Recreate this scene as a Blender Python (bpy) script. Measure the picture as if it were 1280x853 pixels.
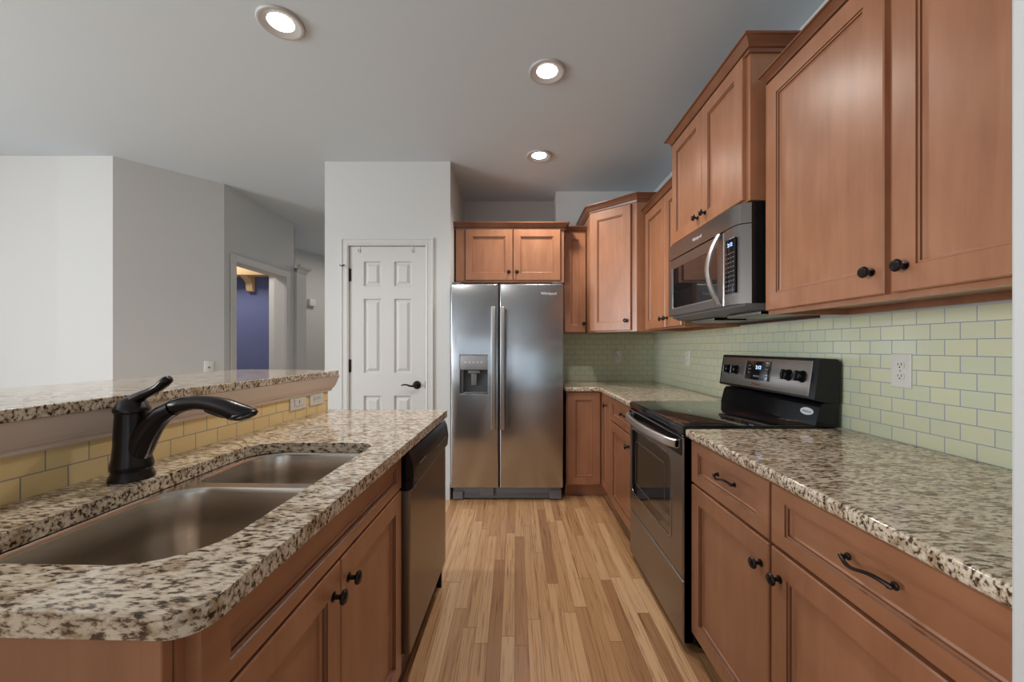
import bpy, bmesh, math, random
from mathutils import Vector, Matrix
random.seed(7)
PI = math.pi
SC = bpy.context.scene
for o in list(bpy.data.objects):
    bpy.data.objects.remove(o)

# ------------------------------------------------------------------ camera
F, CX, CY = 497.8, 643.5, 433.4          # focal length in pixels of a 1280 x 853 frame, vanishing point
H = 1.247                                # camera height
cam = bpy.data.cameras.new('camera')
cam.sensor_fit = 'HORIZONTAL'
cam.sensor_width = 36.0
cam.lens = F * 36.0 / 1280
cam.shift_x = -(CX - 640) / 1280
cam.shift_y = (CY - 426.5) / 1280
cam.clip_start = 0.02
camo = bpy.data.objects.new('camera', cam)
SC.collection.objects.link(camo)
camo.location = (0, 0, H)
camo.rotation_euler = (PI / 2, 0, 0)
SC.camera = camo

# ------------------------------------------------------------------ light
SC.view_settings.view_transform = 'Standard'
SC.view_settings.look = 'None'
SC.view_settings.gamma = 1.0
SC.view_settings.use_curve_mapping = False
SC.view_settings.exposure = -0.1
w = bpy.data.worlds.new('World')
SC.world = w
w.use_nodes = True
bg = w.node_tree.nodes['Background']
bg.inputs[0].default_value = (0.75, 0.87, 1.0, 1)
bg.inputs[1].default_value = 0.5


def area(name, loc, rot, sx, sy, power, col=(1, 1, 1), spread=PI):
    l = bpy.data.lights.new(name, 'AREA')
    l.shape = 'RECTANGLE'
    l.size, l.size_y = sx, sy
    l.energy = power
    l.color = col
    l.spread = spread
    o = bpy.data.objects.new(name, l)
    SC.collection.objects.link(o)
    o.location = loc
    o.rotation_euler = rot
    o['kind'] = 'helper'
    return o


# daylight in the glazed openings of the rear wall and of the left wall
area('daylight_rear', (-2.3, -3.62, 1.30), (PI / 2, 0, 0), 2.4, 2.0, 11, (0.84, 0.93, 1.0))
area('daylight_rear_door', (0.45, -3.62, 1.15), (PI / 2, 0, 0), 1.5, 2.0, 10, (0.70, 0.88, 1.0))
area('daylight_left', (-5.62, -0.8, 1.45), (0, -PI / 2, 0), 1.7, 2.6, 290, (0.93, 0.97, 1.0))
# added unseen fill lights for the room behind the cased opening and the hallway
area('blue_room_fill', (-3.7, 4.3, 2.70), (0, 0, 0), 0.5, 0.5, 30, (1.0, 0.93, 0.82))
area('hallway_fill', (-2.2, 6.3, 2.70), (0, 0, 0), 0.5, 0.5, 13, (1.0, 0.90, 0.80))

# ------------------------------------------------------------------ materials
MATS = {}


def nodes_of(name):
    m = bpy.data.materials.new(name)
    m.use_nodes = True
    MATS[name] = m
    nt = m.node_tree
    b = nt.nodes['Principled BSDF']
    return m, nt, b


def N(nt, typ, **kw):
    n = nt.nodes.new(typ)
    for k, v in kw.items():
        setattr(n, k, v)
    return n


def plain(name, col, rough=0.5, metal=0.0, spec=0.5, coat=0.0, emit=None, es=0.0, noise=0.0):
    m, nt, b = nodes_of(name)
    b.inputs['Base Color'].default_value = (*col, 1)
    b.inputs['Roughness'].default_value = rough
    b.inputs['Metallic'].default_value = metal
    b.inputs['Specular IOR Level'].default_value = spec
    b.inputs['Coat Weight'].default_value = coat
    if emit:
        b.inputs['Emission Color'].default_value = (*emit, 1)
        b.inputs['Emission Strength'].default_value = es
    if noise > 0:
        t = N(nt, 'ShaderNodeTexNoise')
        g = N(nt, 'ShaderNodeNewGeometry')
        t.inputs['Scale'].default_value = 260
        t.inputs['Detail'].default_value = 2
        nt.links.new(g.outputs['Position'], t.inputs['Vector'])
        bp = N(nt, 'ShaderNodeBump')
        bp.inputs['Strength'].default_value = noise
        bp.inputs['Distance'].default_value = 0.001
        nt.links.new(t.outputs['Fac'], bp.inputs['Height'])
        nt.links.new(bp.outputs['Normal'], b.inputs['Normal'])
    return m


def mapping(nt, scale, loc=(0, 0, 0)):
    g = N(nt, 'ShaderNodeNewGeometry')
    mp = N(nt, 'ShaderNodeMapping')
    mp.inputs['Scale'].default_value = scale
    mp.inputs['Location'].default_value = loc
    nt.links.new(g.outputs['Position'], mp.inputs['Vector'])
    return mp


def ramp(nt, stops):
    r = N(nt, 'ShaderNodeValToRGB')
    el = r.color_ramp.elements
    while len(el) < len(stops):
        el.new(0.5)
    for e, (p, c) in zip(el, stops):
        e.position = p
        e.color = (*c, 1)
    return r


def wood(name, scale, dark, mid, light, rough=0.33):
    """stained maple: soft blotches and a fine grain stretched along one axis"""
    m, nt, b = nodes_of(name)
    mp = mapping(nt, scale)
    t1 = N(nt, 'ShaderNodeTexNoise')
    t1.inputs['Scale'].default_value = 1.0
    t1.inputs['Detail'].default_value = 5
    t1.inputs['Roughness'].default_value = 0.6
    t1.inputs['Distortion'].default_value = 0.6
    nt.links.new(mp.outputs[0], t1.inputs['Vector'])
    mp2 = mapping(nt, (9, 9, 5), (3, 1, 2))
    t2 = N(nt, 'ShaderNodeTexNoise')
    t2.inputs['Scale'].default_value = 1.0
    t2.inputs['Detail'].default_value = 3
    nt.links.new(mp2.outputs[0], t2.inputs['Vector'])
    mx = N(nt, 'ShaderNodeMath', operation='ADD')
    m1 = N(nt, 'ShaderNodeMath', operation='MULTIPLY')
    m1.inputs[1].default_value = 0.5
    m2 = N(nt, 'ShaderNodeMath', operation='MULTIPLY')
    m2.inputs[1].default_value = 0.5
    nt.links.new(t1.outputs['Fac'], m1.inputs[0])
    nt.links.new(t2.outputs['Fac'], m2.inputs[0])
    nt.links.new(m1.outputs[0], mx.inputs[0])
    nt.links.new(m2.outputs[0], mx.inputs[1])
    r = ramp(nt, [(0.30, dark), (0.5, mid), (0.70, light)])
    nt.links.new(mx.outputs[0], r.inputs['Fac'])
    nt.links.new(r.outputs['Color'], b.inputs['Base Color'])
    b.inputs['Roughness'].default_value = rough
    b.inputs['Specular IOR Level'].default_value = 0.5
    b.inputs['Coat Weight'].default_value = 0.35
    b.inputs['Coat Roughness'].default_value = 0.30
    return m


WD, WM, WL = (0.285, 0.117, 0.057), (0.350, 0.152, 0.077), (0.410, 0.190, 0.102)
wood('maple_upright', (26, 26, 2.2), WD, WM, WL)
wood('maple_along', (26, 2.2, 26), WD, WM, WL)
wood('maple_across', (2.2, 26, 26), WD, WM, WL)
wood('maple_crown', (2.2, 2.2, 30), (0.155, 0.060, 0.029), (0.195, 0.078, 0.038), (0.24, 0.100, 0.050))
plain('bead_dark', (0.155, 0.058, 0.027), 0.4)  # darker brown for the narrow bead steps of the fronts
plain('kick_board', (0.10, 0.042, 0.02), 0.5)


def granite():
    m, nt, b = nodes_of('granite')
    mp = mapping(nt, (54, 140, 110))
    mp.inputs['Rotation'].default_value = (0, 0, 0.45)
    t = N(nt, 'ShaderNodeTexNoise')
    t.inputs['Scale'].default_value = 1.0
    t.inputs['Detail'].default_value = 4
    t.inputs['Roughness'].default_value = 0.6
    t.inputs['Distortion'].default_value = 0.25
    nt.links.new(mp.outputs[0], t.inputs['Vector'])
    r = ramp(nt, [(0.37, (0.050, 0.032, 0.022)), (0.43, (0.20, 0.140, 0.095)), (0.47, (0.50, 0.405, 0.30)), (0.58, (0.72, 0.63, 0.50))])
    nt.links.new(t.outputs['Fac'], r.inputs['Fac'])
    mp2 = mapping(nt, (16, 24, 24), (4, 2, 1))
    t2 = N(nt, 'ShaderNodeTexNoise')
    t2.inputs['Scale'].default_value = 1.0
    t2.inputs['Detail'].default_value = 4
    nt.links.new(mp2.outputs[0], t2.inputs['Vector'])
    r2 = ramp(nt, [(0.36, (0.60, 0.51, 0.42)), (0.48, (1.0, 1.0, 1.0))])
    nt.links.new(t2.outputs['Fac'], r2.inputs['Fac'])
    mix = N(nt, 'ShaderNodeMix', data_type='RGBA', blend_type='MULTIPLY')
    mix.inputs[0].default_value = 1.0
    nt.links.new(r.outputs['Color'], mix.inputs[6])
    nt.links.new(r2.outputs['Color'], mix.inputs[7])
    nt.links.new(mix.outputs[2], b.inputs['Base Color'])
    b.inputs['Roughness'].default_value = 0.10
    b.inputs['Specular IOR Level'].default_value = 0.6


granite()


def tile(name, axis, phase, c1, c2, grout, rough=0.16):
    """glazed subway tile 87 x 51 mm in running bond; axis = world axis that runs along the wall"""
    m, nt, b = nodes_of(name)
    g = N(nt, 'ShaderNodeNewGeometry')
    s = N(nt, 'ShaderNodeSeparateXYZ')
    nt.links.new(g.outputs['Position'], s.inputs[0])
    a1 = N(nt, 'ShaderNodeMath', operation='SUBTRACT')
    a1.inputs[1].default_value = phase - 8.705
    nt.links.new(s.outputs[axis], a1.inputs[0])
    a2 = N(nt, 'ShaderNodeMath', operation='SUBTRACT')
    a2.inputs[1].default_value = 0.9135
    nt.links.new(s.outputs['Z'], a2.inputs[0])
    c = N(nt, 'ShaderNodeCombineXYZ')
    nt.links.new(a1.outputs[0], c.inputs[0])
    nt.links.new(a2.outputs[0], c.inputs[1])
    br = N(nt, 'ShaderNodeTexBrick')
    br.offset = 0.5
    br.offset_frequency = 2
    br.inputs['Scale'].default_value = 1.0
    br.inputs['Brick Width'].default_value = 0.08705
    br.inputs['Row Height'].default_value = 0.0508
    br.inputs['Mortar Size'].default_value = 0.0014
    br.inputs['Mortar Smooth'].default_value = 0.1
    br.inputs['Bias'].default_value = 0.0
    br.inputs['Color1'].default_value = (*c1, 1)
    br.inputs['Color2'].default_value = (*c2, 1)
    br.inputs['Mortar'].default_value = (*grout, 1)
    nt.links.new(c.outputs[0], br.inputs['Vector'])
    nt.links.new(br.outputs['Color'], b.inputs['Base Color'])
    inv = N(nt, 'ShaderNodeMath', operation='SUBTRACT')
    inv.inputs[0].default_value = 1.0
    nt.links.new(br.outputs['Fac'], inv.inputs[1])
    t = N(nt, 'ShaderNodeTexNoise')
    t.inputs['Scale'].default_value = 14
    nt.links.new(g.outputs['Position'], t.inputs['Vector'])
    ad = N(nt, 'ShaderNodeMath', operation='MULTIPLY_ADD')
    ad.inputs[1].default_value = 0.35
    nt.links.new(t.outputs['Fac'], ad.inputs[0])
    nt.links.new(inv.outputs[0], ad.inputs[2])
    bp = N(nt, 'ShaderNodeBump')
    bp.inputs['Strength'].default_value = 0.5
    bp.inputs['Distance'].default_value = 0.002
    nt.links.new(ad.outputs[0], bp.inputs['Height'])
    nt.links.new(bp.outputs['Normal'], b.inputs['Normal'])
    rr = N(nt, 'ShaderNodeMath', operation='MULTIPLY_ADD')
    rr.inputs[1].default_value = 0.5
    rr.inputs[2].default_value = rough
    nt.links.new(br.outputs['Fac'], rr.inputs[0])
    nt.links.new(rr.outputs[0], b.inputs['Roughness'])
    return m


TC1, TC2, TG = (0.68, 0.69, 0.475), (0.62, 0.67, 0.49), (0.31, 0.35, 0.44)
tile('tile_right', 'Y', 1.1128, TC1, TC2, TG)
tile('tile_back', 'X', 1.024, TC1, TC2, TG)
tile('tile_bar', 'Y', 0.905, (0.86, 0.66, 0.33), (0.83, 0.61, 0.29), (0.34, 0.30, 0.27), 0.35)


def oak():
    m, nt, b = nodes_of('oak_floor')
    g = N(nt, 'ShaderNodeNewGeometry')
    s = N(nt, 'ShaderNodeSeparateXYZ')
    nt.links.new(g.outputs['Position'], s.inputs[0])

    def mth(op, a, bb=None, c=None):
        n = N(nt, 'ShaderNodeMath', operation=op)
        for i, v in enumerate((a, bb, c)):
            if v is None:
                continue
            if isinstance(v, (int, float)):
                n.inputs[i].default_value = v
            else:
                nt.links.new(v, n.inputs[i])
        return n.outputs[0]
    xs = mth('DIVIDE', s.outputs['X'], 0.0572)
    row = mth('FLOOR', xs)
    wn = N(nt, 'ShaderNodeTexWhiteNoise', noise_dimensions='1D')
    nt.links.new(row, wn.inputs['W'])
    ys = mth('MULTIPLY_ADD', wn.outputs['Value'], 7.3, mth('DIVIDE', s.outputs['Y'], 0.95))
    col = mth('FLOOR', ys)
    cb = N(nt, 'ShaderNodeCombineXYZ')
    nt.links.new(row, cb.inputs[0])
    nt.links.new(col, cb.inputs[1])
    wn2 = N(nt, 'ShaderNodeTexWhiteNoise', noise_dimensions='2D')
    nt.links.new(cb.outputs[0], wn2.inputs['Vector'])
    r = ramp(nt, [(0.0, (0.37, 0.190, 0.090)), (0.25, (0.48, 0.270, 0.132)), (0.7, (0.58, 0.345, 0.178)), (1.0, (0.68, 0.44, 0.255))])
    nt.links.new(wn2.outputs['Value'], r.inputs['Fac'])
    # grain
    sc = N(nt, 'ShaderNodeVectorMath', operation='MULTIPLY')
    sc.inputs[1].default_value = (95, 2.4, 1)
    nt.links.new(g.outputs['Position'], sc.inputs[0])
    ofs = N(nt, 'ShaderNodeVectorMath', operation='SCALE')
    ofs.inputs['Scale'].default_value = 37.0
    nt.links.new(cb.outputs[0], ofs.inputs[0])
    add = N(nt, 'ShaderNodeVectorMath', operation='ADD')
    nt.links.new(sc.outputs[0], add.inputs[0])
    nt.links.new(ofs.outputs[0], add.inputs[1])
    t = N(nt, 'ShaderNodeTexNoise')
    t.inputs['Scale'].default_value = 1
    t.inputs['Detail'].default_value = 4
    t.inputs['Roughness'].default_value = 0.6
    t.inputs['Distortion'].default_value = 1.2
    nt.links.new(add.outputs[0], t.inputs['Vector'])
    r2 = ramp(nt, [(0.32, (0.52, 0.41, 0.33)), (0.48, (1.0, 1.0, 1.0)), (0.75, (1.10, 1.08, 1.05))])
    nt.links.new(t.outputs['Fac'], r2.inputs['Fac'])
    mix = N(nt, 'ShaderNodeMix', data_type='RGBA', blend_type='MULTIPLY')
    mix.inputs[0].default_value = 1.0
    nt.links.new(r.outputs['Color'], mix.inputs[6])
    nt.links.new(r2.outputs['Color'], mix.inputs[7])
    # joints between strips
    fx = mth('ABSOLUTE', mth('SUBTRACT', mth('FRACT', xs), 0.5))
    fy = mth('ABSOLUTE', mth('SUBTRACT', mth('FRACT', ys), 0.5))
    gx = mth('GREATER_THAN', fx, 0.486)
    gy = mth('GREATER_THAN', fy, 0.4985)
    gap = mth('MULTIPLY', mth('MAXIMUM', gx, gy), 0.8)
    mix2 = N(nt, 'ShaderNodeMix', data_type='RGBA', blend_type='MIX')
    nt.links.new(gap, mix2.inputs[0])
    nt.links.new(mix.outputs[2], mix2.inputs[6])
    mix2.inputs[7].default_value = (0.11, 0.05, 0.022, 1)
    nt.links.new(mix2.outputs[2], b.inputs['Base Color'])
    b.inputs['Roughness'].default_value = 0.28
    b.inputs['Specular IOR Level'].default_value = 0.4


oak()


def brushed(name, col, rough, axis_scale, aniso=None, wav=0.0):
    m, nt, b = nodes_of(name)
    if aniso:
        cx = N(nt, 'ShaderNodeCombineXYZ')
        for i in range(3):
            cx.inputs[i].default_value = aniso[i]
        nt.links.new(cx.outputs[0], b.inputs['Tangent'])
        b.inputs['Anisotropic'].default_value = 0.85
    b.inputs['Base Color'].default_value = (*col, 1)
    b.inputs['Metallic'].default_value = 1.0
    mp = mapping(nt, axis_scale)
    t = N(nt, 'ShaderNodeTexNoise')
    t.inputs['Scale'].default_value = 1
    t.inputs['Detail'].default_value = 3
    nt.links.new(mp.outputs[0], t.inputs['Vector'])
    r = N(nt, 'ShaderNodeMapRange')
    r.inputs['To Min'].default_value = rough - 0.012
    r.inputs['To Max'].default_value = rough + 0.012
    nt.links.new(t.outputs['Fac'], r.inputs['Value'])
    nt.links.new(r.outputs[0], b.inputs['Roughness'])
    if wav > 0:
        g = N(nt, 'ShaderNodeNewGeometry')
        t2 = N(nt, 'ShaderNodeTexNoise')
        t2.inputs['Scale'].default_value = 3.2
        t2.inputs['Detail'].default_value = 1
        nt.links.new(g.outputs['Position'], t2.inputs['Vector'])
        bp = N(nt, 'ShaderNodeBump')
        bp.inputs['Strength'].default_value = wav
        bp.inputs['Distance'].default_value = 0.01
        nt.links.new(t2.outputs['Fac'], bp.inputs['Height'])
        nt.links.new(bp.outputs['Normal'], b.inputs['Normal'])
    return m


brushed('steel', (0.45, 0.465, 0.49), 0.24, (3, 3, 120), (1, 0, 0), wav=0.05)
brushed('steel_sheet', (0.32, 0.30, 0.285), 0.28, (120, 3, 120), (0, 1, 0))
brushed('steel_handle', (0.40, 0.40, 0.41), 0.36, (60, 60, 4))
brushed('steel_bright', (0.62, 0.60, 0.58), 0.36, (60, 60, 4))
brushed('steel_sink', (0.58, 0.52, 0.455), 0.25, (60, 60, 6))
plain('bronze', (0.030, 0.024, 0.024), 0.27, 0.75, 0.6)
plain('black_gloss', (0.008, 0.008, 0.009), 0.12, 0, 0.35)
plain('black_glass', (0.012, 0.012, 0.013), 0.03, 0, 0.6, 0.5)
plain('black_satin', (0.010, 0.010, 0.012), 0.25, 0, 0.35)
plain('grey_plastic', (0.13, 0.13, 0.135), 0.4)
plain('liner_grey', (0.055, 0.055, 0.058), 0.4)
plain('grey_panel', (0.33, 0.33, 0.34), 0.35, 0.5)
plain('wall_paint', (0.565, 0.575, 0.57), 0.75, noise=0.15)
plain('ceiling_paint', (0.58, 0.67, 0.74), 0.85, noise=0.2)
plain('white_trim', (0.56, 0.565, 0.555), 0.38)
plain('white_plastic', (0.72, 0.71, 0.66), 0.35)
plain('bar_apron', (0.72, 0.59, 0.51), 0.4)
plain('blue_paint', (0.105, 0.125, 0.27), 0.7)
plain('tan_wood', (0.62, 0.43, 0.24), 0.5)
plain('slot_dark', (0.02, 0.02, 0.02), 0.5)
plain('clear_plastic', (0.55, 0.55, 0.54), 0.25)
plain('lamp_trim', (0.46, 0.46, 0.46), 0.5)
plain('bulb', (1, 1, 1), 0.5, emit=(1.0, 0.97, 0.92), es=16.0)
plain('led_blue', (0.1, 0.15, 0.4), 0.4, emit=(0.35, 0.5, 1.0), es=2.6)
plain('print_grey', (0.17, 0.17, 0.175), 0.4)
plain('ring_print', (0.035, 0.035, 0.036), 0.2)
plain('print_white', (0.75, 0.76, 0.78), 0.35)
plain('print_blue', (0.10, 0.20, 0.42), 0.4)
plain('print_red', (0.22, 0.07, 0.05), 0.4)
plain('sealant', (0.60, 0.60, 0.58), 0.5)

# ------------------------------------------------------------------ geometry helpers
XF = Matrix.Identity(4)       # placement applied to everything built while it is set


class MB:
    def __init__(self):
        self.bm = bmesh.new()

    def quad_loops(self, loops, close_loops=True, cap0=False, cap1=False):
        vs = [[self.bm.verts.new(p) for p in lp] for lp in loops]
        n = len(vs[0])
        for a, b in zip(vs, vs[1:]):
            for i in range(n if close_loops else n - 1):
                j = (i + 1) % n
                try:
                    self.bm.faces.new((a[i], a[j], b[j], b[i]))
                except ValueError:
                    pass
        if cap0:
            self.bm.faces.new(list(reversed(vs[0])))
        if cap1:
            self.bm.faces.new(vs[-1])
        return self

    def box(self, x0, x1, y0, y1, z0, z1, bev=0.0):
        x0, x1 = min(x0, x1), max(x0, x1)
        y0, y1 = min(y0, y1), max(y0, y1)
        z0, z1 = min(z0, z1), max(z0, z1)
        v = [self.bm.verts.new(p) for p in ((x0, y0, z0), (x1, y0, z0), (x1, y1, z0), (x0, y1, z0), (x0, y0, z1), (x1, y0, z1), (x1, y1, z1), (x0, y1, z1))]
        fs = [self.bm.faces.new([v[i] for i in q]) for q in ((0, 3, 2, 1), (4, 5, 6, 7), (0, 1, 5, 4), (1, 2, 6, 5), (2, 3, 7, 6), (3, 0, 4, 7))]
        if bev > 0:
            es = list({e for f in fs for e in f.edges})
            bmesh.ops.bevel(self.bm, geom=es, offset=bev, segments=2, affect='EDGES', profile=0.5)
        return self

    def prism(self, poly, z0, z1):
        self.quad_loops([[(x, y, z0) for x, y in poly], [(x, y, z1) for x, y in poly]], True, True, True)
        return self

    def extrude(self, pts, d):
        d = Vector(d)
        self.quad_loops([[Vector(p) for p in pts], [Vector(p) + d for p in pts]], True, True, True)
        return self

    def rings(self, fr, rings, back=True, front=True):
        """fr = (origin, U, V, N); rings = list of (u0, u1, v0, v1, n) joined in order"""
        O, U, V, Nn = [Vector(a) for a in fr]
        lp = []
        for (u0, u1, v0, v1, n) in rings:
            lp.append([O + U * u + V * v + Nn * n for u, v in ((u0, v0), (u1, v0), (u1, v1), (u0, v1))])
        return self.quad_loops(lp, True, back, front)

    def tube(self, pts, rad, seg=12, caps=True, squash=None):
        pts = [Vector(p) for p in pts]
        if not isinstance(rad, (list, tuple)):
            rad = [rad] * len(pts)
        t0 = (pts[1] - pts[0]).normalized()
        up = Vector((0, 0, 1)) if abs(t0.z) < 0.9 else Vector((0, 1, 0))
        side = t0.cross(up).normalized()
        loops = []
        for i, p in enumerate(pts):
            if i == 0:
                t = pts[1] - pts[0]
            elif i == len(pts) - 1:
                t = pts[-1] - pts[-2]
            else:
                t = (pts[i + 1] - pts[i]).normalized() + (pts[i] - pts[i - 1]).normalized()
            t.normalize()
            side = (side - t * side.dot(t)).normalized()
            nrm = side.cross(t).normalized()
            r = rad[i]
            k = 1.0 if squash is None else squash
            loops.append([p + side * (math.cos(2 * PI * j / seg) * r * k) + nrm * (math.sin(2 * PI * j / seg) * r) for j in range(seg)])
        return self.quad_loops(loops, True, caps, caps)

    def lathe(self, prof, origin, axis=(0, 0, 1), seg=24):
        """prof = [(radius, distance along axis)]"""
        A = Vector(axis).normalized()
        up = Vector((0, 0, 1)) if abs(A.z) < 0.9 else Vector((1, 0, 0))
        s = A.cross(up).normalized()
        t = s.cross(A)
        O = Vector(origin)
        loops = []
        for r, h in prof:
            r = max(r, 1e-5)
            loops.append([O + A * h + (s * math.cos(2 * PI * j / seg) + t * math.sin(2 * PI * j / seg)) * r for j in range(seg)])
        return self.quad_loops(loops, True, True, True)

    def sweep(self, path, prof, side=1):
        """profile (out, z) along an open 2-D path; out is to the right of travel when side = 1"""
        P = [Vector((p[0], p[1])) for p in path]
        nor = []
        for a, b in zip(P, P[1:]):
            d = (b - a).normalized()
            nor.append(Vector((d.y, -d.x)) * side)
        loops = []
        for i, p in enumerate(P):
            if i == 0:
                m = nor[0]
            elif i == len(P) - 1:
                m = nor[-1]
            else:
                m = (nor[i - 1] + nor[i])
                m = m / max(0.2, (1 + nor[i - 1].dot(nor[i])))
            loops.append([(p.x + m.x * o, p.y + m.y * o, z) for o, z in prof])
        return self.quad_loops(loops, True, True, True)

    def build(self, name, mat, parent=None, smooth=35, bevel=0.0, bseg=2, label=None, kind=None):
        bm = self.bm
        bmesh.ops.transform(bm, matrix=XF, verts=bm.verts)
        off = Vector((0, 0, 0))
        if parent is not None:
            p = parent
            while p is not None:
                off += Vector(p.location)
                p = p.parent
        else:
            # origin of a single-mesh thing at the middle of its base
            xs = [v.co for v in bm.verts]
            off = Vector((sum(v.x for v in xs) / len(xs), sum(v.y for v in xs) / len(xs), min(v.z for v in xs)))
        for v in bm.verts:
            v.co -= off
        bmesh.ops.recalc_face_normals(bm, faces=bm.faces)
        me = bpy.data.meshes.new(name)
        bm.to_mesh(me)
        bm.free()
        me.materials.append(MATS[mat])
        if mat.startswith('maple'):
            me.materials.append(MATS['bead_dark'])
        if smooth:
            for pl in me.polygons:
                pl.use_smooth = True
            me.set_sharp_from_angle(angle=math.radians(smooth))
        o = bpy.data.objects.new(name, me)
        SC.collection.objects.link(o)
        if parent is not None:
            o.parent = parent
        else:
            o.location = off
        if bevel > 0:
            md = o.modifiers.new('bevel', 'BEVEL')
            md.width = bevel
            md.segments = bseg
            md.limit_method = 'ANGLE'
            md.angle_limit = math.radians(50)
        if label:
            o['label'] = label
        if kind:
            o['kind'] = kind
        return o


def thing(name, label, cat, loc, group=None):
    o = bpy.data.objects.new(name, None)
    o.empty_display_size = 0.1
    SC.collection.objects.link(o)
    o.location = XF @ Vector(loc)
    o['label'] = label
    o['category'] = cat
    if group:
        o['group'] = group
    return o


def tag(o, label, cat, group=None):
    o['label'] = label
    o['category'] = cat
    if group:
        o['group'] = group
    return o


def text_mesh(name, s, size, origin, U, V, mat, parent, depth=0.0006, align='CENTER'):
    """lettering lying on a face: U = reading direction, V = up"""
    cu = bpy.data.curves.new('lettering', 'FONT')
    cu.body = s
    cu.size = size
    cu.align_x = align
    cu.align_y = 'CENTER'
    cu.extrude = depth
    cu.resolution_u = 2
    tmp = bpy.data.objects.new('lettering', cu)
    SC.collection.objects.link(tmp)
    bpy.context.view_layer.update()
    me = bpy.data.meshes.new_from_object(tmp.evaluated_get(bpy.context.evaluated_depsgraph_get()))
    bpy.data.objects.remove(tmp)
    U, V = Vector(U).normalized(), Vector(V).normalized()
    W = U.cross(V)
    O = Vector(origin)
    off = Vector((0, 0, 0))
    p = parent
    while p is not None:
        off += Vector(p.location)
        p = p.parent
    for v in me.vertices:
        v.co = XF @ (O + U * v.co.x + V * v.co.y + W * v.co.z) - off
    me.materials.clear()
    me.materials.append(MATS[mat])
    o = bpy.data.objects.new(name, me)
    SC.collection.objects.link(o)
    o.parent = parent
    return o


X_ = Vector((1, 0, 0))
Y_ = Vector((0, 1, 0))
Z_ = Vector((0, 0, 1))


def shaker(fr, wd, ht, t=0.02, st=0.06, rl=None):
    """frame-and-panel front with a beaded inner edge"""
    rl = st if rl is None else rl
    m = MB()

    def R(s, r, n):
        return (s, wd - s, r, ht - r, n)
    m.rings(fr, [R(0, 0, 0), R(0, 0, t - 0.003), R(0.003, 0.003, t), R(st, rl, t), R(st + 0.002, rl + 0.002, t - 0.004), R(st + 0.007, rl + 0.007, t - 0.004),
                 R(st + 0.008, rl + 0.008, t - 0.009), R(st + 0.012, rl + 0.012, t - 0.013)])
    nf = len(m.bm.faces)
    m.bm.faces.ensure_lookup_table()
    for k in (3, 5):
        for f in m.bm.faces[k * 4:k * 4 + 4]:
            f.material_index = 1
    return m


KNOB = [(0.011, 0.0), (0.011, 0.002), (0.0055, 0.004), (0.005, 0.014), (0.008, 0.018), (0.0155, 0.021), (0.0165, 0.025), (0.014, 0.029), (0.008, 0.031), (0.0, 0.0315)]


def knob(pos, nrm, parent):
    return MB().lathe(KNOB, pos, nrm, 18).build('knob', 'bronze', parent)


def pull(pos, along, nrm, parent, L=0.105):
    """wavy bar pull on two posts"""
    P, A, Nn = Vector(pos), Vector(along), Vector(nrm)
    m = MB()
    pts, rad = [], []
    for i in range(13):
        s = -1 + 2 * i / 12
        out = 0.012 + 0.014 * (1 - s * s)
        dz = -0.006 * math.sin(s * PI)
        pts.append(P + A * (s * L * 0.56) + Nn * out + Vector((0, 0, dz)))
        rad.append(0.0052 if abs(s) > 0.9 else 0.0036 + 0.0012 * abs(s))
    m.tube(pts, rad, 8)
    for s in (-1, 1):
        m.lathe([(0.008, 0), (0.008, 0.003), (0.0045, 0.005), (0.0045, 0.016)], P + A * (s * L * 0.5), Nn, 10)
    return m.build('pull', 'bronze', parent)


def rrect(x0, x1, y0, y1, r, seg=8):
    """rounded rectangle, counter-clockwise; r = one radius or four (x0y0, x1y0, x1y1, x0y1)"""
    if not isinstance(r, (list, tuple)):
        r = [r] * 4
    out = []
    for (cx, cy, a0, rr) in ((x0, y0, PI, r[0]), (x1, y0, 1.5 * PI, r[1]), (x1, y1, 0, r[2]), (x0, y1, 0.5 * PI, r[3])):
        ox = cx + (rr if cx == x0 else -rr)
        oy = cy + (rr if cy == y0 else -rr)
        for i in range(seg + 1):
            a = a0 + 0.5 * PI * i / seg
            out.append((ox + rr * math.cos(a), oy + rr * math.sin(a)))
    return out


def slab(name, outer, z0, z1, mat, holes=(), parent=None, bevel=0.009):
    m = MB()
    bm = m.bm
    for z in (z0, z1):
        edges = []
        for lp in [outer] + list(holes):
            vs = [bm.verts.new((x, y, z)) for x, y in lp]
            edges += [bm.edges.new((vs[i], vs[(i + 1) % len(vs)])) for i in range(len(vs))]
        bmesh.ops.triangle_fill(bm, use_beauty=True, use_dissolve=False, edges=edges)
    for lp in [outer] + list(holes):
        m.quad_loops([[(x, y, z0) for x, y in lp], [(x, y, z1) for x, y in lp]])
    bmesh.ops.remove_doubles(bm, verts=bm.verts, dist=1e-5)
    return m.build(name, mat, parent, smooth=40, bevel=bevel, bseg=3)


def struct(o):
    o['kind'] = 'structure'
    return o


# ================================================================== THE ROOM
CEIL = 2.753
XR, YB, YA, YP = 1.35, 3.866, 4.127, 3.24       # right wall, back wall, fridge alcove, pantry wall
st = struct
st(MB().box(-6.2, 3.2, -3.8, 8.2, -0.06, 0).build('floor', 'oak_floor', smooth=0))
st(MB().box(-6.2, 3.2, -3.8, 8.2, CEIL, CEIL + 0.08).build('ceiling', 'ceiling_paint', smooth=0))
st(MB().box(XR, XR + 0.12, 0.38, YA + 0.12, 0, CEIL).build('wall_right', 'wall_paint', smooth=0))
st(MB().box(0.40, XR, YB, YB + 0.381, 0, CEIL).build('wall_back', 'wall_paint', smooth=0))
st(MB().box(-0.645, 0.40, YA, YA + 0.12, 0, CEIL).build('wall_alcove', 'wall_paint', smooth=0))
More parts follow.
